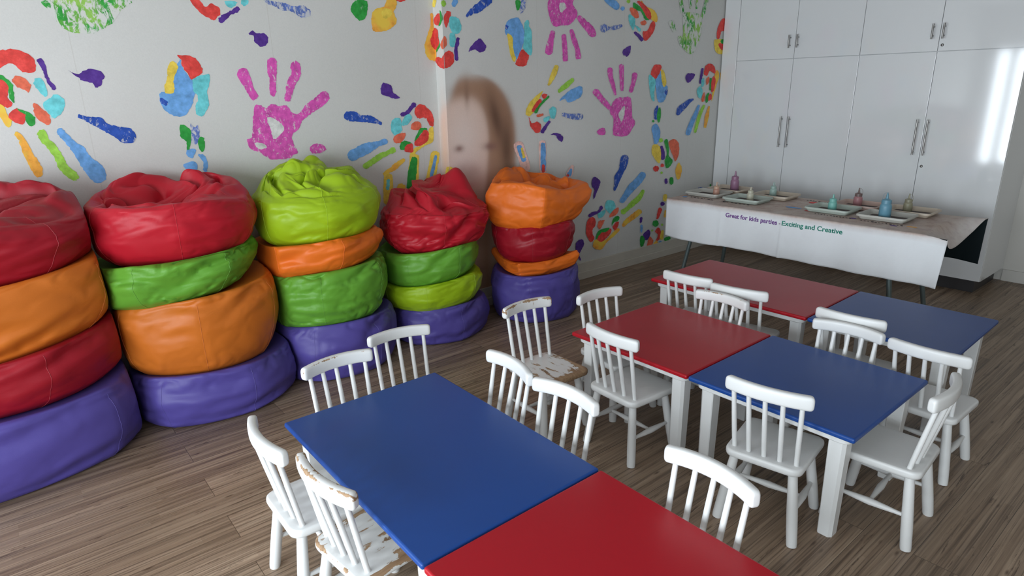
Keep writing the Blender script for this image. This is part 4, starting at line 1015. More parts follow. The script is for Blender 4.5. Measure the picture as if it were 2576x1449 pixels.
def bean_bag(s):
    X, dlt, phi = bag_points(s)
    NV, NU = X.shape[:2]
    root = empty('bean_bag', (s['c'][0], s['c'][1], s['z0']))
    V = X.reshape(-1, 3).copy(); V[:, 2] -= s['z0']
    fs = [(v * NU + u, v * NU + (u + 1) % NU, (v + 1) * NU + (u + 1) % NU, (v + 1) * NU + u) for v in range(NV - 1) for u in range(NU)]
    n0 = len(V); V = np.vstack([V, V[:NU].mean(0)[None], V[-NU:].mean(0)[None]])
    fs += [((u + 1) % NU, u, n0) for u in range(NU)]
    fs += [((NV - 1) * NU + u, (NV - 1) * NU + (u + 1) % NU, n0 + 1) for u in range(NU)]
    me = bpy.data.meshes.new('cover'); me.from_pydata(V.tolist(), [], fs); me.polygons.foreach_set('use_smooth', [True] * len(fs))
    link('cover', me, [M['bag_' + s['col']]], root)
    # stitched seams running down the gores that face the room
    ng = s.get('ng', 6)
    for k in range(ng):
        a = (s.get('phi0', 0) + k * 2 * PI / ng) % (2 * PI)
        d = ((a - math.radians(s.get('face', -110)) + PI) % (2 * PI)) - PI
        if abs(d) > 1.25: continue
        u = int(round(a / (2 * PI) * NU)) % NU
        lo = 5; hi = NV - 1 if False else 62 + (26 if s.get('top') else 0)
        pts = []
        for v in range(lo, hi):
            p = V[v * NU + u]; du = V[v * NU + (u + 1) % NU] - V[v * NU + (u - 1) % NU]; dv = V[(v + 1) * NU + u] - V[(v - 1) * NU + u]
            nn = np.cross(du, dv); nn /= np.linalg.norm(nn) + 1e-9; pts.append(tuple(p + nn * .0002))
        bm = bmesh.new(); tube(bm, pts, .0011, 6); from_bm('seam', bm, M['seam_' + s['col']], root)
    tag(root, s['label'], 'bean bag', 'stacked leatherette bean bags along the mural wall')
BAGS = [{'col': 'purple', 'c': (-0.2, 3.26), 'a': 0.575, 'b': 0.36, 'z0': 0, 'z1': 0.3, 'wall': 3.66, 'seed': 3, 'floor': True, 'label': 'purple bean bag on the floor under the leftmost stack, cut off by the frame', 'face': -80, 'sag': 0.01, 'creases': [(-1.3962634015954636, 0.78, 0.45, 0.1, 0.012, 0.08), (-1.0471975511965976, 0.15, 0.5, 0.15, 0.01, 0.07)], 'phi0': 0.3, 'tilt1': (0, 0), 'tilt0': (0, 0), 'bowl0': 0, 'bowl1': 0.055, 'sagp': 0.7, 'xmax': (0.335, -0.045)},
  {'col': 'darkred', 'c': (-0.17, 3.28), 'a': 0.53, 'b': 0.34, 'z0': 0.294, 'z1': 0.515, 'wall': 3.66, 'seed': 10, 'floor': False, 'label': 'dark red bean bag squashed between orange and purple, leftmost stack, cut off by the frame', 'face': -80, 'creases': [(-0.9599310885968813, 0.8, 0.35, 0.3, 0.02, 0.1), (-1.5707963267948966, 0.9, 0.3, 0.1, 0.012, 0.08)], 'phi0': 0.9, 'tilt1': (0.1, 0), 'tilt0': (0, 0), 'bowl0': 0.055, 'bowl1': 0.055, 'sagp': 0.7, 'sag': 0.01, 'xmax': (0.335, -0.045)},
  {'col': 'tan', 'c': (-0.13, 3.29), 'a': 0.5, 'b': 0.34, 'z0': 0.509, 'z1': 0.81, 'wall': 3.66, 'seed': 17, 'floor': False, 'label': 'orange bean bag between two red ones, leftmost stack, cut off by the frame', 'face': -80, 'creases': [(-1.7453292519943295, 0.5, 0.4, -0.25, 0.01, 0.09), (-1.1344640137963142, 0.25, 0.4, 0.2, 0.012, 0.08), (-1.6580627893946132, 0.12, 0.5, 0.1, 0.012, 0.06)], 'phi0': 0.45, 'tilt1': (0.1, 0), 'tilt0': (0.1, 0), 'bowl0': 0.055, 'bowl1': 0.055, 'sagp': 0.7, 'sag': 0.01, 'xmax': (0.335, -0.045)},
  {'col': 'darkred', 'c': (-0.09, 3.3), 'a': 0.455, 'b': 0.33, 'z0': 0.804, 'z1': 1.1, 'wall': 3.66, 'seed': 24, 'floor': False, 'label': 'red bean bag on top of the leftmost stack, cut off by the frame', 'face': -80, 'top': {'prof': [(0.93, 0.97), (0.86, 1.0), (0.7, 0.95), (0.48, 0.85), (0.25, 0.85), (0.02, 0.85)], 'c': (0.0, 0.03), 'amp': 0.055, 'swirl': 0.7, 'nf': 1.3, 'rim': [(0.035, 1, 1.6), (0.012, 3, 0.4)], 'lumps': [(0.2, 0.3, 0.16, 0.06)]}, 'creases': [(-1.4835298641951802, 0.62, 0.16, 0.0, 0.014, 0.06), (-0.9599310885968813, 0.3, 0.4, 0.2, 0.008, 0.08)], 'phi0': 0.05, 'tilt1': (0, 0), 'tilt0': (0.1, 0), 'bowl0': 0.055, 'bowl1': 0, 'sagp': 0.7, 'sag': 0.01, 'xmax': (0.335, -0.045)},
  {'col': 'purple', 'c': (0.715, 3.33), 'a': 0.41, 'b': 0.33, 'z0': 0, 'z1': 0.225, 'wall': 3.66, 'seed': 31, 'floor': True, 'label': 'purple bean bag on the floor under the second stack from the left', 'face': -100, 'creases': [(-1.6580627893946132, 0.75, 0.5, 0.12, 0.01, 0.09), (-1.3089969389957472, 0.2, 0.5, 0.1, 0.01, 0.08)], 'phi0': 0.75, 'tilt1': (0, 0), 'tilt0': (0, 0), 'bowl0': 0, 'bowl1': 0.055, 'sagp': 1.0, 'sag': 0.01, 'xmin': (0.335, -0.045), 'xmax': (1.09, -0.07)},
  {'col': 'tan', 'c': (0.685, 3.33), 'a': 0.385, 'b': 0.32, 'z0': 0.219, 'z1': 0.6, 'wall': 3.66, 'seed': 38, 'floor': False, 'label': 'orange bean bag above the purple one, second stack from the left', 'face': -100, 'creases': [(-1.0471975511965976, 0.85, 0.4, 0.2, 0.014, 0.07), (-1.7453292519943295, 0.9, 0.35, -0.05, 0.01, 0.06)], 'phi0': 0.35, 'tilt1': (0.09, 0), 'tilt0': (0, 0), 'bowl0': 0.055, 'bowl1': 0.055, 'sagp': 1.0, 'sag': 0.01, 'xmin': (0.335, -0.045), 'xmax': (1.09, -0.07)},
  {'col': 'green', 'c': (0.6, 3.33), 'a': 0.385, 'b': 0.32, 'z0': 0.594, 'z1': 0.785, 'wall': 3.66, 'seed': 45, 'floor': False, 'label': 'green bean bag folded flat, second stack from the left', 'face': -100, 'gore': 0.5, 'fold': 0.011, 'creases': [(-1.6580627893946132, 0.5, 0.35, 0.45, 0.026, 0.16), (-2.181661564992912, 0.7, 0.3, -0.3, 0.02, 0.13), (-1.3089969389957472, 0.75, 0.4, 0.15, 0.014, 0.1)], 'phi0': 1.0, 'tilt1': (0.05, 0), 'tilt0': (0.09, 0), 'bowl0': 0.055, 'bowl1': 0.055, 'sagp': 1.0, 'sag': 0.01, 'xmin': (0.335, -0.045), 'xmax': (1.09, -0.07)},
  {'col': 'red', 'c': (0.65, 3.33), 'a': 0.375, 'b': 0.32, 'z0': 0.779, 'z1': 1.085, 'wall': 3.66, 'seed': 77, 'floor': False, 'label': 'glossy red bean bag with hollow crumpled top, topmost of the second stack from the left', 'face': -100, 'top': {'prof': [(0.93, 0.97), (0.87, 1.0), (0.74, 0.9), (0.54, 0.66), (0.3, 0.58), (0.02, 0.58)], 'c': (-0.05, 0.03), 'amp': 0.06, 'swirl': 0.5, 'nf': 1.25, 'rim': [(0.022, 1, 1.4), (0.014, 3, 0.4), (0.01, 4, 2.0)], 'lumps': [(0.3, 0.3, 0.14, 0.1), (-0.3, 0.5, 0.12, 0.07), (0.62, -0.1, 0.1, 0.04)]}, 'creases': [(-2.356194490192345, 0.6, 0.3, 0.3, 0.008, 0.1)], 'phi0': 0.38, 'tilt1': (0, 0), 'tilt0': (0.05, 0), 'bowl0': 0.055, 'bowl1': 0, 'sagp': 1.0, 'sag': 0.01, 'xmin': (0.335, -0.045), 'xmax': (1.09, -0.07)},
  {'col': 'purple', 'c': (1.39, 3.35), 'a': 0.365, 'b': 0.31, 'z0': 0, 'z1': 0.285, 'wall': 3.66, 'seed': 59, 'floor': True, 'label': 'purple bean bag on the floor under the third stack, topped in lime', 'face': -110, 'creases': [(-1.7453292519943295, 0.45, 0.5, 0.2, 0.014, 0.09), (-1.2217304763960306, 0.8, 0.3, 0.3, 0.02, 0.11)], 'phi0': 0.9, 'tilt1': (0, 0), 'tilt0': (0, 0), 'bowl0': 0, 'bowl1': 0.055, 'sagp': 1.2999999999999998, 'sag': 0.01, 'xmin': (1.09, -0.07), 'xmax': (1.78, -0.08)},
  {'col': 'green', 'c': (1.36, 3.34), 'a': 0.362, 'b': 0.31, 'z0': 0.27899999999999997, 'z1': 0.59, 'wall': 3.66, 'seed': 66, 'floor': False, 'label': 'green bean bag above the purple one, third stack, topped in lime', 'face': -110, 'fold': 0.01, 'creases': [(-2.0943951023931953, 0.62, 0.5, -0.2, 0.01, 0.07), (-1.9198621771937625, 0.42, 0.6, -0.1, 0.01, 0.06), (-1.7453292519943295, 0.2, 0.6, 0.05, 0.009, 0.06), (-1.2217304763960306, 0.9, 0.3, 0.2, 0.014, 0.07)], 'phi0': 1.15, 'tilt1': (0.05, 0), 'tilt0': (0, 0), 'bowl0': 0.055, 'bowl1': 0.055, 'sagp': 1.2999999999999998, 'sag': 0.01, 'xmin': (1.09, -0.07), 'xmax': (1.78, -0.08)},
  {'col': 'orange', 'c': (1.33, 3.33), 'a': 0.35, 'b': 0.31, 'z0': 0.584, 'z1': 0.755, 'wall': 3.66, 'seed': 73, 'floor': False, 'label': 'orange bean bag with creased left side, third stack, topped in lime', 'face': -110, 'gore': 0.6, 'creases': [(-2.443460952792061, 0.55, 0.35, 0.2, 0.024, 0.16), (-1.3962634015954636, 0.6, 0.5, 0.3, 0.008, 0.1)], 'phi0': 0.55, 'tilt1': (0.05, 0), 'tilt0': (0.05, 0), 'bowl0': 0.055, 'bowl1': 0.055, 'sagp': 1.2999999999999998, 'sag': 0.01, 'xmin': (1.09, -0.07), 'xmax': (1.78, -0.08)},
  {'col': 'lime', 'c': (1.355, 3.33), 'a': 0.352, 'b': 0.31, 'z0': 0.749, 'z1': 1.04, 'wall': 3.66, 'seed': 80, 'floor': False, 'label': 'lime green bean bag with gathered knot, topmost of the third stack, topped in lime', 'face': -110, 'top': {'prof': [(0.92, 0.96), (0.85, 1.02), (0.7, 1.06), (0.5, 1.06), (0.25, 1.12), (0.02, 1.16)], 'c': (-0.06, 0.04), 'amp': 0.055, 'swirl': 1.2, 'nf': 1.5, 'rim': [(0.03, 1, 1.2), (0.01, 3, 1.4)], 'lumps': [(-0.25, 0.15, 0.09, 0.07), (0.3, 0.3, 0.18, 0.05)]}, 'creases': [(-1.9198621771937625, 0.16, 0.5, 0.1, 0.01, 0.06)], 'phi0': 0.3, 'tilt1': (0, 0), 'tilt0': (0.05, 0), 'bowl0': 0.055, 'bowl1': 0, 'sagp': 1.2999999999999998, 'sag': 0.01, 'xmin': (1.09, -0.07), 'xmax': (1.78, -0.08)},
  {'col': 'purple', 'c': (2.12, 3.36), 'a': 0.335, 'b': 0.29, 'z0': 0, 'z1': 0.2, 'wall': 3.66, 'seed': 87, 'floor': True, 'label': 'purple bean bag on the floor under the fourth stack, under a crumpled red bag', 'face': -120, 'creases': [(-1.4835298641951802, 0.75, 0.35, 0.3, 0.018, 0.1), (-1.8325957145940461, 0.2, 0.5, 0.15, 0.01, 0.08)], 'phi0': 0.5, 'tilt1': (0, 0), 'tilt0': (0, 0), 'bowl0': 0, 'bowl1': 0.055, 'sagp': 1.6, 'sag': 0.01, 'xmin': (1.78, -0.08), 'xmax': (2.49, -0.04)},
  {'col': 'lime', 'c': (2.08, 3.35), 'a': 0.332, 'b': 0.29, 'z0': 0.194, 'z1': 0.375, 'wall': 3.66, 'seed': 94, 'floor': False, 'label': 'olive lime bean bag sandwiched below a green one, fourth stack, under a crumpled red bag', 'face': -120, 'phi0': 0.95, 'tilt1': (0.06, 0), 'tilt0': (0, 0), 'bowl0': 0.055, 'bowl1': 0.055, 'sagp': 1.6, 'sag': 0.01, 'xmin': (1.78, -0.08), 'xmax': (2.49, -0.04)},
  {'col': 'green', 'c': (2.06, 3.35), 'a': 0.325, 'b': 0.29, 'z0': 0.369, 'z1': 0.575, 'wall': 3.66, 'seed': 101, 'floor': False, 'label': 'green bean bag pinched at its seam, fourth stack, under a crumpled red bag', 'face': -120, 'creases': [(-1.8325957145940461, 0.72, 0.22, 0.5, 0.024, 0.12), (-1.3089969389957472, 0.85, 0.3, 0.3, 0.014, 0.1), (-2.443460952792061, 0.8, 0.4, -0.2, 0.01, 0.08)], 'phi0': 0.65, 'tilt1': (0.03, 0), 'tilt0': (0.06, 0), 'bowl0': 0.055, 'bowl1': 0.055, 'sagp': 1.6, 'sag': 0.01, 'xmin': (1.78, -0.08), 'xmax': (2.49, -0.04)},
  {'col': 'red', 'c': (2.115, 3.34), 'a': 0.355, 'b': 0.29, 'z0': 0.569, 'z1': 0.86, 'wall': 3.66, 'seed': 108, 'floor': False, 'label': 'crumpled red bean bag with a raised fold, topmost of the fourth stack', 'face': -120, 'top': {'prof': [(0.92, 0.93), (0.84, 1.0), (0.68, 1.05), (0.48, 1.1), (0.25, 1.12), (0.02, 1.08)], 'c': (-0.02, 0.02), 'amp': 0.075, 'swirl': 0.3, 'nf': 1.0, 'radw': 0.4, 'rim': [(0.02, 1, 1.4), (0.02, 2, 0.4)], 'lumps': [(0.62, 0.15, 0.1, 0.1), (-0.3, 0.3, 0.16, 0.05)]}, 'gore': 0.5, 'fold': 0.014, 'creases': [(-1.5707963267948966, 0.45, 0.35, 0.9, 0.034, 0.16), (-2.2689280275926285, 0.35, 0.4, -0.35, 0.022, 0.13), (-1.0471975511965976, 0.5, 0.3, -0.5, 0.02, 0.12)], 'phi0': 0.2, 'tilt1': (0, 0), 'tilt0': (0.03, 0), 'bowl0': 0.055, 'bowl1': 0, 'sagp': 1.6, 'sag': 0.01, 'xmin': (1.78, -0.08), 'xmax': (2.49, -0.04)},
  {'col': 'purple', 'c': (2.85, 3.22), 'a': 0.325, 'b': 0.3, 'z0': 0, 'z1': 0.3, 'wall': 3.56, 'seed': 115, 'floor': True, 'label': 'purple bean bag on the floor under the rightmost stack', 'face': -130, 'creases': [(-2.2689280275926285, 0.85, 0.5, 0.0, 0.008, 0.06)], 'phi0': 0.75, 'tilt1': (0, 0), 'tilt0': (0, 0), 'bowl0': 0, 'bowl1': 0.055, 'sagp': 1.9, 'sag': 0.01, 'xmin': (2.49, -0.04)},
  {'col': 'orange', 'c': (2.84, 3.22), 'a': 0.32, 'b': 0.29, 'z0': 0.294, 'z1': 0.4, 'wall': 3.56, 'seed': 122, 'floor': False, 'label': 'orange bean bag with pointed corner, low in the rightmost stack', 'face': -130, 'gore': 1.0, 'ng': 4, 'phi0': -1.0122909661567112, 'creases': [(-2.6179938779914944, 0.6, 0.3, 0.2, 0.016, 0.15)], 'tilt1': (0.02, 0), 'tilt0': (0, 0), 'bowl0': 0.055, 'bowl1': 0.055, 'sagp': 1.9, 'sag': 0.01, 'xmin': (2.49, -0.04)},
  {'col': 'darkred', 'c': (2.83, 3.22), 'a': 0.29, 'b': 0.28, 'z0': 0.394, 'z1': 0.63, 'wall': 3.56, 'seed': 129, 'floor': False, 'label': 'dark red bean bag between two orange ones, rightmost stack', 'face': -130, 'creases': [(-2.181661564992912, 0.65, 0.4, 0.1, 0.01, 0.08)], 'phi0': 0.85, 'tilt1': (0, 0), 'tilt0': (0.02, 0), 'bowl0': 0.055, 'bowl1': 0.055, 'sagp': 1.9, 'sag': 0.01, 'xmin': (2.49, -0.04)},
  {'col': 'orange', 'c': (2.85, 3.21), 'a': 0.375, 'b': 0.31, 'z0': 0.624, 'z1': 0.93, 'wall': 3.56, 'seed': 136, 'floor': False, 'label': 'orange bean bag with open folded top, topmost of the rightmost stack', 'face': -130, 'top': {'prof': [(0.95, 0.97), (0.9, 1.0), (0.76, 0.93), (0.52, 0.74), (0.28, 0.66), (0.02, 0.62)], 'c': (0.05, 0.0), 'amp': 0.055, 'swirl': 0.4, 'nf': 0.95, 'radw': 0.45, 'rim': [(0.04, 1, 2.3), (0.018, 3, -0.4)], 'lumps': [(0.45, 0.35, 0.1, 0.07), (-0.2, 0.5, 0.12, 0.05)]}, 'gore': 0.8, 'ng': 5, 'phi0': -2.059488517353309, 'bulge': 0.98, 'shear': (0.12, 0), 'creases': [(-1.9198621771937625, 0.15, 0.3, 0.2, 0.008, 0.07)], 'tilt1': (0, 0), 'tilt0': (0, 0), 'bowl0': 0.055, 'bowl1': 0, 'sagp': 1.9, 'sag': 0.01, 'xmin': (2.49, -0.04)}]
for s in BAGS: bean_bag(s)

# ------------------------------------------------------------------ craft trestle table
TZ = .655; TX0, TX1, TY0, TY1 = 4.19, 4.90, 1.31, 3.10
root = empty('trestle_table', ((TX0 + TX1) / 2, (TY0 + TY1) / 2, 0)); ox, oy = root.location.x, root.location.y
bm = bmesh.new(); box(bm, TX0 - ox, TX1 - ox, TY0 - oy, TY1 - oy, TZ - .035, TZ - .004, .004); from_bm('tabletop', bm, M['tabletop_grey'], root)
for yy in (2.93, 1.47):
    for xx, xf in ((TX0 + .10, TX0 + .06), (TX1 - .10, TX1 - .05)):
        bm = bmesh.new(); s_ = 1 if yy > 2 else -1
        tube(bm, [(xx - ox, yy - oy, TZ - .036), (xx - ox, yy - oy, .42), (xf - ox, yy + s_ * .07 - oy, 0.0)], .0155, 12)
        from_bm('leg', bm, M['tube'], root, angle=50)
    bm = bmesh.new(); tube(bm, [(TX0 + .095 - ox, yy - oy, .40), (TX1 - .095 - ox, yy - oy, .40)], .010, 10)
    tube(bm, [((TX0 + TX1) / 2 - ox, yy - oy, .40), ((TX0 + TX1) / 2 - ox, yy - s_ * .34 - oy, TZ - .036)], .009, 10)
    from_bm('leg_brace', bm, M['tube'], root)
tag(root, 'folding trestle table with grey tubular legs under the white printed cloth', 'table')

def cloth_obj():
    """unrolled sheet: p runs from the front hem over the top to the back hem, y along the table"""
    TOPZ = TZ + .001; P0 = .300; D = TX1 - TX0 + .03; P1 = .285
    NY = 190; NP = 120; ya, yb = 3.125, 1.155
    rnd = np.random.default_rng(8); verts = []; st = []
    L = P0 + D + P1
    for j in range(NP + 1):
        p = L * j / NP
        for i in range(NY + 1):
            y = ya + (yb - ya) * i / NY
            over = max(0.0, TY0 - .012 - y)              # beyond the right end of the board
            rr = .012
            wav = .006 * math.sin(y * 9 + 1) + .004 * math.sin(y * 23 + 2)
            fold = math.exp(-((y - 2.137) / .012) ** 2) * .010 + math.exp(-((y - 2.62) / .014) ** 2) * .006
            if p < P0:                                    # front drop
                d = P0 - p; x = TX0 - .014 - .012 * (d / P0) ** 1.2 * (1 + .8 * math.sin(y * 5 + .5)) - wav * d / P0 * 1.5 - fold * (.4 + d / P0)
                z = TOPZ - max(0, d - 0.0)
                if over > 0: x -= over * .28 * (d / P0); z -= over * .10 * (1 - d / P0) - .0; x += over * .20 * (1 - d / P0)
                hem = .004 * math.sin(y * 6) * d / P0; z += hem
            elif p < P0 + D:
                t = (p - P0) / D; x = TX0 - .014 + D * t; z = TOPZ + .0012 + .0015 * math.sin(y * 13 + x * 9) ** 2
                if over > 0:
                    sagk = 4 * t * (1 - t)
                    z = TOPZ + .004 - over * (.10 + .95 * math.sin(PI * min(1, t * 1.05)) ** 1.0 * (1 - .45 * t)) + over * .15 * max(0, t - .8) * 5
                    y = y + over * .30 * sagk
                    x += over * .08
            else:                                         # back drop
                d = p - P0 - D; x = TX1 + .018 + .010 * math.sin(y * 6) * d / P1; z = TOPZ - d
                if over > 0: x -= over * .15 * d / P1; z -= over * .05
            verts.append((x, y, z))
            tp = 1.0 if P0 - .002 < p < P0 + D else max(0, 1 - abs(min(abs(p - P0), abs(p - P0 - D))) / .045) * .65
            st.append(tp * (1 - .35 * min(1, over / .08)))
    faces = [(j * (NY + 1) + i, j * (NY + 1) + i + 1, (j + 1) * (NY + 1) + i + 1, (j + 1) * (NY + 1) + i) for j in range(NP) for i in range(NY)]
    me = bpy.data.meshes.new('tablecloth'); me.from_pydata(verts, [], faces)
    # outward orientation: top faces must look up
    me.update()
    up = me.polygons[(NP // 2) * NY + 5].normal.z
    if up < 0: me.flip_normals()
    me.polygons.foreach_set('use_smooth', [True] * len(faces))
    a = me.attributes.new('stain', 'FLOAT', 'POINT'); a.data.foreach_set('value', st)
    root = empty('tablecloth', (0, 0, 0))
    o = link('canvas_sheet', me, [M['canvas'], M['black_lining']], root)
    s = o.modifiers.new('thickness', 'SOLIDIFY'); s.thickness = .0022; s.offset = -1; s.material_offset = 1; s.material_offset_rim = 0
    root.location = (0, 0, 0)
    tag(root, 'white canvas cloth with party slogan and black underside draped over the trestle table', 'tablecloth')
    return root
cloth = cloth_obj()
M['ink_purple_text'] = mat_simple('purple_lettering', srgb(120, 62, 150), .7, var=.1)
M['ink_green_text'] = mat_simple('green_lettering', srgb(24, 140, 118), .7, var=.1)
M['ink_grey_text'] = mat_simple('faded_lettering', srgb(176, 158, 180), .7, var=.1)
def text_mesh(body, name, mat, y0, y1, z0, cap, x_of):
    cu = bpy.data.curves.new(name, 'FONT'); cu.body = body; cu.size = 1.0; cu.extrude = 0; cu.offset = .022; cu.resolution_u = 4
    to = bpy.data.objects.new('tmp', cu); COL.objects.link(to)
    dg = bpy.context.evaluated_depsgraph_get(); me = bpy.data.meshes.new_from_object(to.evaluated_get(dg))
    bpy.data.objects.remove(to); bpy.data.curves.remove(cu)
    co = [v.co.copy() for v in me.vertices]; a = min(c.x for c in co); b = max(c.x for c in co)
    sx = (y0 - y1) / (b - a); sz = cap / .70
    for v, c in zip(me.vertices, co):
        y = y0 - (c.x - a) * sx; z = z0 + c.y * sz; v.co = (x_of(y, z), y, z)
    bm = bmesh.new(); bm.from_mesh(me); me2 = bpy.data.meshes.new(name); bm.to_mesh(me2); bm.free()
    o = link(name, me2, [mat], cloth); o.modifiers.new('s', 'SOLIDIFY').thickness = .0006
    return o
def front_x(y, z):
    d = max(0, TZ + .001 - z); P0 = .3
    wav = .006 * math.sin(y * 9 + 1) + .004 * math.sin(y * 23 + 2)
    fold = math.exp(-((y - 2.137) / .012) ** 2) * .010 + math.exp(-((y - 2.62) / .014) ** 2) * .006
    return TX0 - .014 - .012 * (d / P0) ** 1.2 * (1 + .8 * math.sin(y * 5 + .5)) - wav * d / P0 * 1.5 - fold * (.4 + d / P0) - .0015
text_mesh('Great for kids parties', 'purple_lettering', M['ink_purple_text'], 2.583, 2.177, .583, .031, front_x)
text_mesh('-', 'dash', M['ink_grey_text'], 2.163, 2.152, .583, .031, front_x)
text_mesh('Exciting and Creative', 'green_lettering', M['ink_green_text'], 2.140, 1.734, .586, .031, front_x)
# printed marks on the top of the cloth: coloured prints and the tops of words that vanish under the trays
def decal(name, mat, polys, z):
    bm = bmesh.new()
    for pl in polys: bm.faces.new([bm.verts.new((x, y, z)) for x, y in pl])
    o = from_bm(name, bm, mat, cloth, smooth=False)
    o.modifiers.new('s', 'SOLIDIFY').thickness = .0005
def blob(x, y, rx, ry): return [(x + rx * math.cos(a), y + ry * math.sin(a)) for a in [k * PI / 9 for k in range(18)]]
ZD = TZ + .0048
decal('blue_print', M['ink_B'], [blob(4.47, 2.22, .020, .060), blob(4.33, 3.06, .02, .02)], ZD)
decal('red_print', M['ink_R'], [blob(4.76, 2.20, .035, .050), blob(4.42, 2.09, .012, .025)], ZD)
decal('orange_print', M['ink_A'], [blob(4.35, 1.40, .012, .03)], ZD)
decal('violet_print', M['ink_V'], [blob(4.31, 1.49, .010, .022), blob(4.37, 1.76, .012, .02)], ZD)
M['ink_black'] = mat_simple('black_lettering', (.02, .02, .022), .7)
def word_bits(y0, y1, x, n, seed):
    r = random.Random(seed); out = []; st = (y1 - y0) / n
    for k in range(n):
        yy = y0 + st * (k + .1); w = st * r.uniform(.35, .75); l = r.uniform(.010, .020)
        out.append([(x, yy), (x, yy + w), (x + l, yy + w - .3 * st), (x + l, yy - .3 * st)])
    return out
decal('part_covered_lettering', M['ink_black'], word_bits(3.02, 2.80, 4.345, 7, 1) + word_bits(2.72, 2.48, 4.335, 7, 2) + word_bits(2.01, 1.76, 4.35, 12, 3) + word_bits(1.70, 1.44, 4.335, 12, 4) + word_bits(2.30, 2.12, 4.82, 8, 5), ZD)

# trays of paint bottles on the cloth
def tray_mat(name, c): return mat_simple(name, c, .42, spec=.4, var=.2, scale=12)
def tray(cx, cy, rot, hx, hy, col, label):
    root = empty('paint_tray', (cx, cy, TZ + .006), math.radians(rot))
    bm = bmesh.new(); r = .022
    def loop(hx, hy, z, r):
        L = []
        for px, py, a0 in ((hx - r, hy - r, 0), (-hx + r, hy - r, 90), (-hx + r, -hy + r, 180), (hx - r, -hy + r, 270)):
            for k in range(6):
                a = math.radians(a0 + 18 * k); L.append(bm.verts.new((px + r * math.cos(a), py + r * math.sin(a), z)))
        return L
    H = .033
    Ls = [loop(hx - .022, hy - .022, 0, .016), loop(hx - .0165, hy - .0165, .004, .02), loop(hx - .006, hy - .006, H - .005, .024), loop(hx - .001, hy - .001, H - .005, .026), loop(hx, hy, H - .012, .026), loop(hx + .0015, hy + .0015, H - .012, .027), loop(hx, hy, H, .027),
          loop(hx - .007, hy - .007, H, .024), loop(hx - .009, hy - .009, H - .003, .023), loop(hx - .0185, hy - .0185, .009, .02), loop(hx - .026, hy - .026, .003, .016)]
    for a, b in zip(Ls, Ls[1:]):
        for k in range(len(a)): bm.faces.new((a[k], a[(k + 1) % len(a)], b[(k + 1) % len(a)], b[k]))
    bm.faces.new(Ls[0][::-1]); bm.faces.new(Ls[-1])
    from_bm('tray_body', bm, col, root, angle=50)
    bm = bmesh.new(); L1 = loop(hx - .030, hy - .030, .0036, .014); L2 = loop(hx - .030, hy - .030, .0050, .014)
    for k in range(len(L1)): bm.faces.new((L1[k], L1[(k + 1) % len(L1)], L2[(k + 1) % len(L1)], L2[k]))
    bm.faces.new(L1[::-1]); bm.faces.new(L2)
    from_bm('dark_liner', bm, M['tray_liner'], root)
    return tag(root, label, 'tray', 'plastic paint trays on the craft table')
M['tray_liner'] = mat_simple('tray_liner', (.085, .062, .055), .7, var=.3, scale=20)
TM = dict(grey=tray_mat('pale_tray', (.54, .53, .48)), beige=tray_mat('beige_tray', (.60, .51, .41)), green=tray_mat('greenish_tray', (.48, .54, .48)), pink=tray_mat('pinkish_tray', (.58, .42, .36)))
HX, HY = .165, .125
def bottle(cx, cy, z, s, col, cap, label, wire, nozzle=1):
    root = empty('paint_bottle', (cx, cy, z))
    bm = bmesh.new(); R = .0255 * s
    H = .062 * s if s < 1.2 else .075 * s
    lathe(bm, [(0, 0), (R * .92, 0), (R, .004), (R, H * .72), (R * .97, H * .80), (R * .80, H * .90), (R * .74, H * .94), (R * .74, H), (0, H)], n=28)
    from_bm('bottle_body', bm, col, root, angle=50)
    bm = bmesh.new(); c0 = H * .92
    lathe(bm, [(R * .76, c0), (R * .84, c0 + .001), (R * .82, c0 + .017 * s), (R * .5, c0 + .021 * s), (R * .26, c0 + .024 * s), (R * .15, c0 + .046 * s), (0, c0 + .047 * s)], n=24)
    from_bm('nozzle_cap', bm, cap, root, angle=50)
    bm = bmesh.new(); zt = c0 + .047 * s
    if nozzle: lathe(bm, [(0, zt - .003), (.0036, zt - .003), (.0036, zt + .006), (0, zt + .007)], n=12)
    if wire:
        tube(bm, [(0, 0, zt + .003), (0, -.012 * wire, zt + .004), (0, -.024 * wire, zt - .010), (0, -.026 * wire, zt - .026), (0, -R * .8 * wire, c0 + .004)], .0009, 6)
    if nozzle or wire: from_bm('tip_stopper', bm, cap, root, angle=50)
    else: bm.free()
    return tag(root, label, 'bottle', 'squeeze paint bottles in the trays')
def plastic(name, c):
    t = NT(name); n = t.noise(t.coord('Object'), 30, 3); m = t.base(t.mix(t.math('MULTIPLY', n, .3), c, tuple(x * .7 for x in c)), .38)
    t.b.inputs['Subsurface Weight'].default_value = .0; return m
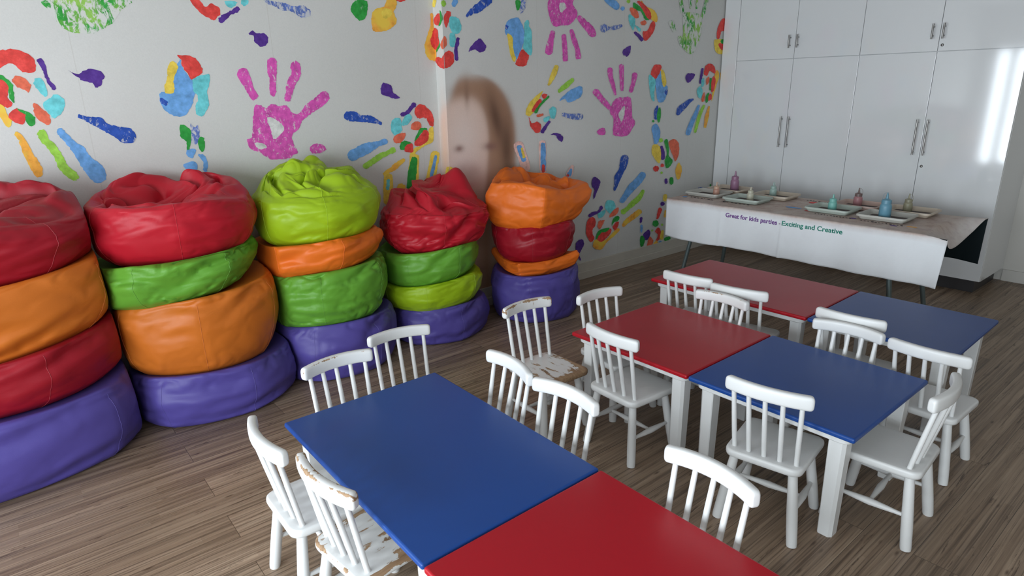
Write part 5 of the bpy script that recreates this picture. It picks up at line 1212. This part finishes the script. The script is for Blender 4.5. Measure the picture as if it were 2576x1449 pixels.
BC = dict(orange=plastic('orange_paint_plastic', (.50, .27, .20)), purple=plastic('purple_paint_plastic', (.34, .17, .27)), cream=plastic('cream_plastic', (.56, .54, .42)), mint=plastic('pale_green_plastic', (.36, .50, .45)),
          teal=plastic('teal_paint_plastic', (.20, .50, .44)), pink=plastic('pink_paint_plastic', (.42, .20, .21)), blue=plastic('blue_paint_plastic', (.14, .32, .42)), olive=plastic('olive_plastic', (.30, .28, .19)),
          brown=plastic('brown_plastic', (.18, .12, .11)), white=plastic('white_plastic', (.62, .66, .62)), peach=plastic('peach_plastic', (.62, .40, .28)))
TR = [(4.51, 2.96, 'grey', 'pale tray nearest the mural wall, holding an orange bottle'),
      (4.47, 2.59, 'green', 'pale front tray holding a cream bottle, second from the mural'),
      (4.80, 2.95, 'beige', 'beige back tray behind a purple bottle'),
      (4.76, 2.52, 'beige', 'beige back tray with a pale green bottle'),
      (4.51, 1.96, 'green', 'greenish front tray holding the teal bottle'),
      (4.78, 1.89, 'pink', 'pinkish back tray with a pink bottle and red paint'),
      (4.49, 1.60, 'grey', 'pale front tray holding the tall blue bottle'),
      (4.78, 1.56, 'beige', 'back tray nearest the right end, holding an olive bottle')]
for cx, cy, m, lab in TR: tray(cx, cy, 1, .125 if True else HX, .150, TM[m], lab)
ZT = TZ + .0115
BT = [(4.50, 2.885, 1.0, 'orange', 'peach', 'small orange paint bottle with a pale cap in the tray nearest the mural', 1, 1),
      (4.835, 2.93, 1.35, 'purple', 'purple', 'purple paint bottle, tallest at the back left of the craft table', .5, 1),
      (4.49, 2.58, 1.0, 'cream', 'cream', 'cream paint bottle with two-spike nozzle in a front tray', 0, 0),
      (4.79, 2.56, 1.05, 'mint', 'mint', 'pale green paint bottle in a beige back tray', .6, 0),
      (4.51, 1.965, 1.1, 'teal', 'teal', 'bright teal paint bottle with long nozzle in a front tray', 0, 0),
      (4.83, 1.93, 1.15, 'pink', 'brown', 'pink paint bottle with brown cap and looped stopper', 1, 1),
      (4.475, 1.61, 1.4, 'blue', 'blue', 'large blue paint bottle with looped stopper in a front tray', -1, 1),
      (4.83, 1.60, 1.1, 'olive', 'olive', 'olive paint bottle with looped stopper in the tray furthest right', 1, 1)]
for cx, cy, s_, c, cp, lab, wr, nz in BT: bottle(cx, cy, ZT, s_, BC[c], BC[cp], lab, wr, nz)
